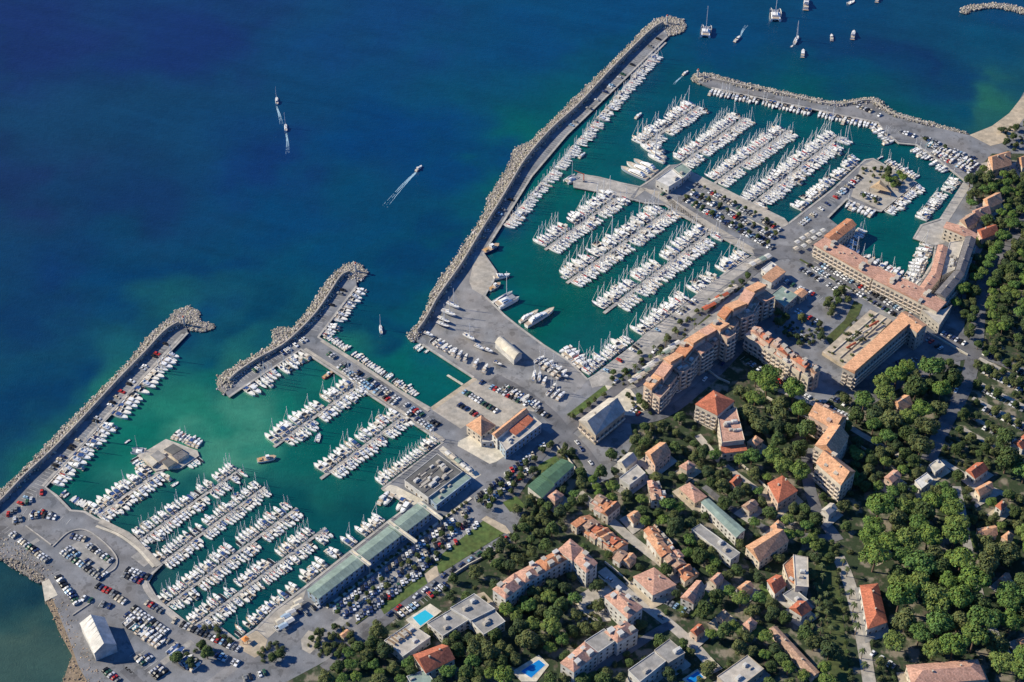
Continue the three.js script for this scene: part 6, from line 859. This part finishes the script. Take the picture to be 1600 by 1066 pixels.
dryRow([838, 560], [880, 588], 'row along the boatyard wall', ['motor', 'sail'], [8, 11], 707); dryRow([786, 606], [840, 634], 'row at the boatyard fence', ['open', 'motor'], [6, 8], 708); dryRow([846, 606], [876, 620], 'fan-shaped yard row', ['sail', 'motor'], [8, 10], 709); dryRow([674, 530], [704, 548], 'row at the boatyard quay edge', ['open', 'motor'], [6, 8], 710);
berths({ a: [262, 686], b: [308, 704], side: 'upper', len: [7, 10], mix: MB, where: 'back edge of island platform', off: 0.6, seed: 801, start: 'left' }); berths({ a: [216, 711], b: [240, 735], side: 'lower', len: [6, 9], mix: MO, where: 'lower left edge of island platform', off: 0.6, seed: 802, start: 'left' }); berths({ a: [311, 712], b: [286, 729], side: 'lower', len: [6, 8], mix: MO, where: 'right edge of island platform', off: 0.6, seed: 803, start: 'upper end' });
CR([935, 590], [1100, 458], 'waterfront apartment quay edge', { fill: 0.3, step: 3.2 }); CR([960, 598], [1060, 520], 'service road of waterfront terrace', { fill: 0.35, angle: 6 });
finishBoats(); finishCars();
// ---------- planting ----------
const roads = []; scene.traverse(o => { if (/^(street|lane)/.test(o.name) && o.isMesh) { const p = o.geometry.attributes.position; for (let i = 0; i < p.count; i += 6) { roads.push([(p.getX(i) + p.getX(i + 2)) / 2, (p.getZ(i) + p.getZ(i + 2)) / 2, Math.hypot(p.getX(i) - p.getX(i + 2), p.getZ(i) - p.getZ(i + 2)) / 2]); } } });
function clear(x, z, rad, road = true) {
  for (const q of blocked) { if (inPoly(x, z, q)) return false; for (let k = 0; k < 8; k++) if (inPoly(x + Math.cos(k * 0.785) * rad * 0.62, z + Math.sin(k * 0.785) * rad * 0.62, q)) return false; }
  if (road) for (const [a, b, w] of roads) if (Math.hypot(a - x, b - z) < w + rad * 0.3) return false;
  return true;
}
function grove(list, kinds, rad, seed, { spacing = 0.8, tries = 900, road = true } = {}) {
  const r = rng(seed), w = at(list).map(v => [v.x, v.z]), xs = w.map(p => p[0]), zs = w.map(p => p[1]), x0 = Math.min(...xs), x1 = Math.max(...xs), z0 = Math.min(...zs), z1 = Math.max(...zs);
  for (let i = 0; i < tries; i++) {
    const x = rnd(x0, x1, r), z = rnd(z0, z1, r), k = pick(kinds, r), q = rnd(rad[0], rad[1], r) * (k === 'cypress' ? 0.3 : k === 'shrub' ? 0.5 : k === 'palm' ? 0.6 : 1);
    if (!inPoly(x, z, w) || trees.some(t => Math.hypot(t.x - x, t.z - z) < (t.rad + q) * spacing) || !clear(x, z, q, road)) continue; addTree(k, x, z, q, r);
  }
}
function treeLine(a, b, kind, rad, step, seed, jitter = 0.6) { const r = rng(seed), A = S(...a), B = S(...b), D = A.distanceTo(B); for (let s = 0; s <= D; s += step) { const t = s / D; if (r() < 0.1) continue; const x = A.x + (B.x - A.x) * t + rnd(-jitter, jitter, r), z = A.z + (B.z - A.z) * t + rnd(-jitter, jitter, r); if (!blocked.some(q => inPoly(x, z, q))) addTree(kind, x, z, rad * rnd(0.8, 1.2, r), r); } }
// car-park trees
treeLine([512, 948], [732, 782], 'shrub', 1.3, 3.4, 21); treeLine([530, 962], [744, 802], 'oak', 1.9, 6.5, 22, 1.5); treeLine([548, 968], [700, 852], 'oak', 1.8, 7, 23, 1.5); treeLine([745, 788], [868, 690], 'oak', 2.0, 6, 24, 2); treeLine([762, 795], [866, 712], 'oak', 2.2, 6, 25, 2); treeLine([690, 895], [788, 835], 'shrub', 0.9, 7, 26); treeLine([684, 882], [765, 818], 'palm', 1.6, 12, 27); treeLine([592, 946], [660, 895], 'oak', 1.9, 8, 28, 0.8);
treeLine([1082, 300], [1215, 372], 'oak', 1.8, 8, 31, 1.2); treeLine([1072, 312], [1205, 386], 'oak', 1.9, 8, 32, 1.2); treeLine([1100, 294], [1225, 360], 'oak', 1.5, 9, 33, 1); treeLine([950, 600], [1160, 440], 'oak', 2.0, 9, 34, 4); treeLine([962, 606], [1060, 535], 'palm', 2.0, 10, 35, 3); treeLine([1285, 396], [1430, 478], 'shrub', 1.2, 8, 36); treeLine([888, 650], [946, 606], 'shrub', 1.2, 5, 37); treeLine([893, 655], [952, 612], 'oak', 1.7, 7, 38, 1);
for (let i = 0; i < 6; i++) treeLine([1526, 548 + i * 28], [1608, 592 + i * 28], 'oak', 3.0, 7, 40 + i, 1.2);
treeLine([1318, 885], [1350, 1060], 'palm', 2.4, 8, 50); treeLine([1302, 850], [1330, 1050], 'oak', 1.8, 7, 51, 1); treeLine([1450, 220], [1530, 258], 'oak', 1.5, 13, 52, 2);
// groves
treeLine([1514, 530], [1524, 450], 'oak', 3.6, 8, 56, 1); treeLine([1526, 446], [1590, 350], 'pine', 4.6, 8, 57, 1.5); treeLine([1546, 530], [1548, 455], 'pine', 4.4, 8, 54, 1.5); treeLine([1550, 448], [1604, 372], 'oak', 4.2, 8, 55, 1.5);
grove([[955, 602], [1100, 476], [1165, 432], [1176, 440], [1112, 490], [1012, 588], [985, 606]], ['oak', 'shrub', 'shrub', 'palm'], [1.6, 3.0], 59, { tries: 700, spacing: 0.95, road: false }); grove([[1196, 500], [1230, 484], [1285, 512], [1290, 530], [1250, 545]], ['oak', 'shrub'], [2, 3.4], 58, { tries: 200 });
grove([[1345, 268], [1362, 254], [1385, 262], [1380, 280], [1356, 288]], ['oak', 'shrub'], [1.4, 2.2], 98, { tries: 24 }); grove([[1340, 305], [1356, 298], [1385, 312], [1375, 324]], ['shrub', 'oak'], [1.4, 2.2], 99, { tries: 18 }); grove([[1380, 268], [1405, 276], [1414, 288], [1396, 298], [1380, 285]], ['oak', 'pine'], [2.4, 3.6], 60, { tries: 120 }); grove([[400, 1022], [425, 1000], [445, 1015], [435, 1034], [412, 1036]], ['oak', 'shrub'], [2.6, 3.6], 61, { tries: 120 }); grove([[262, 1030], [325, 1010], [332, 1030], [290, 1046]], ['oak', 'shrub'], [2.6, 4], 62, { tries: 140 }); grove([[314, 982], [338, 979], [370, 1003], [355, 1006]], ['shrub'], [3, 4.5], 63, { tries: 100 });
grove([[478, 1010], [500, 985], [545, 975], [560, 1000], [530, 1030], [490, 1025]], ['oak', 'oak', 'shrub'], [1.8, 3.2], 64, { tries: 350, road: false });
grove([[505, 1075], [560, 1015], [600, 985], [635, 1025], [648, 1075]], ['oak', 'pine', 'oak'], [3, 5.2], 65);
grove([[760, 860], [830, 800], [870, 790], [885, 830], [860, 860], [800, 895], [770, 900]], ['oak', 'oak', 'shrub'], [3, 5], 66); grove([[790, 800], [840, 780], [880, 770], [895, 790], [870, 830], [820, 830]], ['oak'], [2.8, 4.4], 67);
grove([[700, 985], [760, 990], [800, 950], [830, 925], [890, 920], [905, 960], [900, 1000], [850, 1030], [800, 1045], [810, 1080], [680, 1080], [690, 1050]], ['oak', 'pine', 'oak'], [3.6, 6.2], 68, { tries: 1500, spacing: 0.72 });
grove([[905, 960], [940, 935], [945, 985], [910, 1000]], ['shrub', 'oak'], [2.5, 4], 69, { tries: 200 }); grove([[850, 1080], [880, 1050], [960, 1050], [975, 1080]], ['oak'], [3, 5], 70, { tries: 300 });
grove([[895, 770], [930, 740], [965, 765], [985, 790], [960, 780], [920, 790], [900, 800]], ['oak', 'pine'], [3, 5], 71, { tries: 400 }); grove([[940, 790], [1010, 775], [1060, 800], [1090, 830], [1060, 860], [1020, 840], [975, 830]], ['oak', 'pine', 'oak'], [3.4, 6], 72, { tries: 350, spacing: 0.85 }); grove([[985, 680], [1040, 660], [1090, 700], [1120, 740], [1090, 770], [1050, 750], [1000, 760]], ['oak', 'oak', 'shrub'], [3, 5.4], 73, { tries: 420, spacing: 0.85 });
grove([[1150, 615], [1190, 590], [1255, 625], [1262, 690], [1250, 760], [1200, 745], [1165, 720], [1168, 660]], ['pine', 'pine', 'oak'], [5, 8], 74, { tries: 1600, spacing: 0.72 }); grove([[1090, 700], [1130, 720], [1200, 750], [1200, 800], [1240, 820], [1180, 830], [1120, 790]], ['oak', 'pine'], [3.2, 5.4], 75, { tries: 1200, spacing: 0.75 });
grove([[1060, 850], [1090, 840], [1140, 880], [1165, 900], [1130, 925], [1090, 900]], ['oak', 'oak', 'pine'], [3.2, 5.6], 76, { tries: 800, spacing: 0.72 }); grove([[1080, 950], [1130, 930], [1190, 935], [1235, 965], [1300, 1030], [1290, 1080], [1190, 1080], [1150, 1020], [1100, 1000]], ['oak', 'pine', 'oak'], [3.4, 6], 77, { tries: 900, spacing: 0.8 }); grove([[1060, 1080], [1110, 1040], [1130, 1080]], ['oak'], [3, 5], 78, { tries: 200 });
grove([[1240, 780], [1275, 800], [1290, 850], [1270, 870], [1230, 850]], ['oak', 'pine'], [3, 5], 79, { tries: 500 }); grove([[1330, 690], [1390, 700], [1450, 740], [1480, 770], [1440, 800], [1370, 790], [1330, 760]], ['oak', 'oak', 'pine'], [3, 5], 80, { tries: 1500, spacing: 0.74 }); grove([[1335, 660], [1360, 620], [1400, 590], [1480, 590], [1490, 620], [1460, 690], [1440, 720], [1380, 695]], ['pine', 'oak'], [5.2, 8], 81, { tries: 1500, spacing: 0.72 });
grove([[1340, 820], [1400, 780], [1470, 765], [1498, 790], [1510, 870], [1540, 975], [1570, 1050], [1530, 1075], [1440, 1030], [1375, 1015], [1385, 985], [1388, 915], [1350, 890]], ['pine', 'pine', 'pine', 'oak'], [6.0, 9.6], 82, { tries: 4000, spacing: 0.7 }); grove([[1520, 850], [1560, 850], [1640, 860], [1650, 1090], [1600, 1090], [1555, 980]], ['pine', 'pine', 'oak'], [6.0, 9.2], 83, { tries: 2500, spacing: 0.7 }); grove([[1500, 770], [1540, 780], [1640, 770], [1640, 860], [1525, 860], [1508, 815]], ['oak', 'pine', 'shrub'], [3, 5.2], 84, { tries: 1100, spacing: 0.75 }); grove([[1560, 690], [1640, 670], [1640, 770], [1555, 750]], ['pine', 'oak'], [6, 9], 85, { tries: 800, spacing: 0.72 }); grove([[1480, 680], [1560, 700], [1550, 745], [1500, 740], [1470, 715]], ['oak', 'shrub'], [2.6, 4.4], 86, { tries: 500 });
grove([[1488, 480], [1510, 440], [1525, 400], [1535, 420], [1522, 500], [1510, 520]], ['pine', 'oak'], [3.6, 5.4], 87, { tries: 400 }); grove([[1545, 430], [1580, 390], [1640, 330], [1660, 560], [1560, 530]], ['oak', 'pine'], [3.6, 5.6], 88, { tries: 1500, spacing: 0.74 }); grove([[1512, 290], [1540, 265], [1640, 262], [1640, 330], [1560, 400], [1530, 385], [1525, 350], [1505, 330]], ['oak', 'pine'], [3.2, 5.2], 89, { tries: 1100, spacing: 0.74 }); grove([[1290, 530], [1320, 500], [1335, 472], [1348, 478], [1345, 495], [1300, 542]], ['oak', 'shrub', 'palm'], [2.2, 3.4], 90, { tries: 260 }); grove([[1285, 475], [1318, 455], [1330, 470], [1298, 495]], ['oak'], [2.4, 3.4], 91, { tries: 160 }); grove([[1560, 205], [1600, 190], [1640, 180], [1640, 240], [1575, 240]], ['shrub', 'oak'], [2, 3], 92, { tries: 160 }); grove([[980, 620], [1006, 628], [1024, 648], [1000, 655]], ['oak', 'shrub'], [2, 3], 93, { tries: 150 }); grove([[840, 725], [900, 690], [918, 720], [890, 715], [850, 750]], ['oak', 'shrub'], [2, 3.2], 94, { tries: 250 }); grove([[1260, 860], [1285, 900], [1300, 990], [1290, 1020], [1240, 970], [1270, 940]], ['oak', 'palm'], [2.6, 4], 95, { tries: 400 });
// gardens between the houses
grove([[505, 1080], [600, 985], [700, 915], [800, 850], [880, 760], [990, 680], [1090, 640], [1190, 590], [1300, 640], [1440, 560], [1510, 560], [1500, 760], [1640, 700], [1650, 1090], [520, 1090]], ['oak', 'shrub', 'oak', 'shrub'], [2.4, 4.4], 96, { tries: 3000, spacing: 1.0 });
grove([[1545, 430], [1580, 390], [1640, 330], [1660, 700], [1530, 560]], ['oak', 'shrub'], [2.2, 3.6], 97, { tries: 1500, spacing: 0.85 });
finishTrees();
renderer.render(scene, camera);
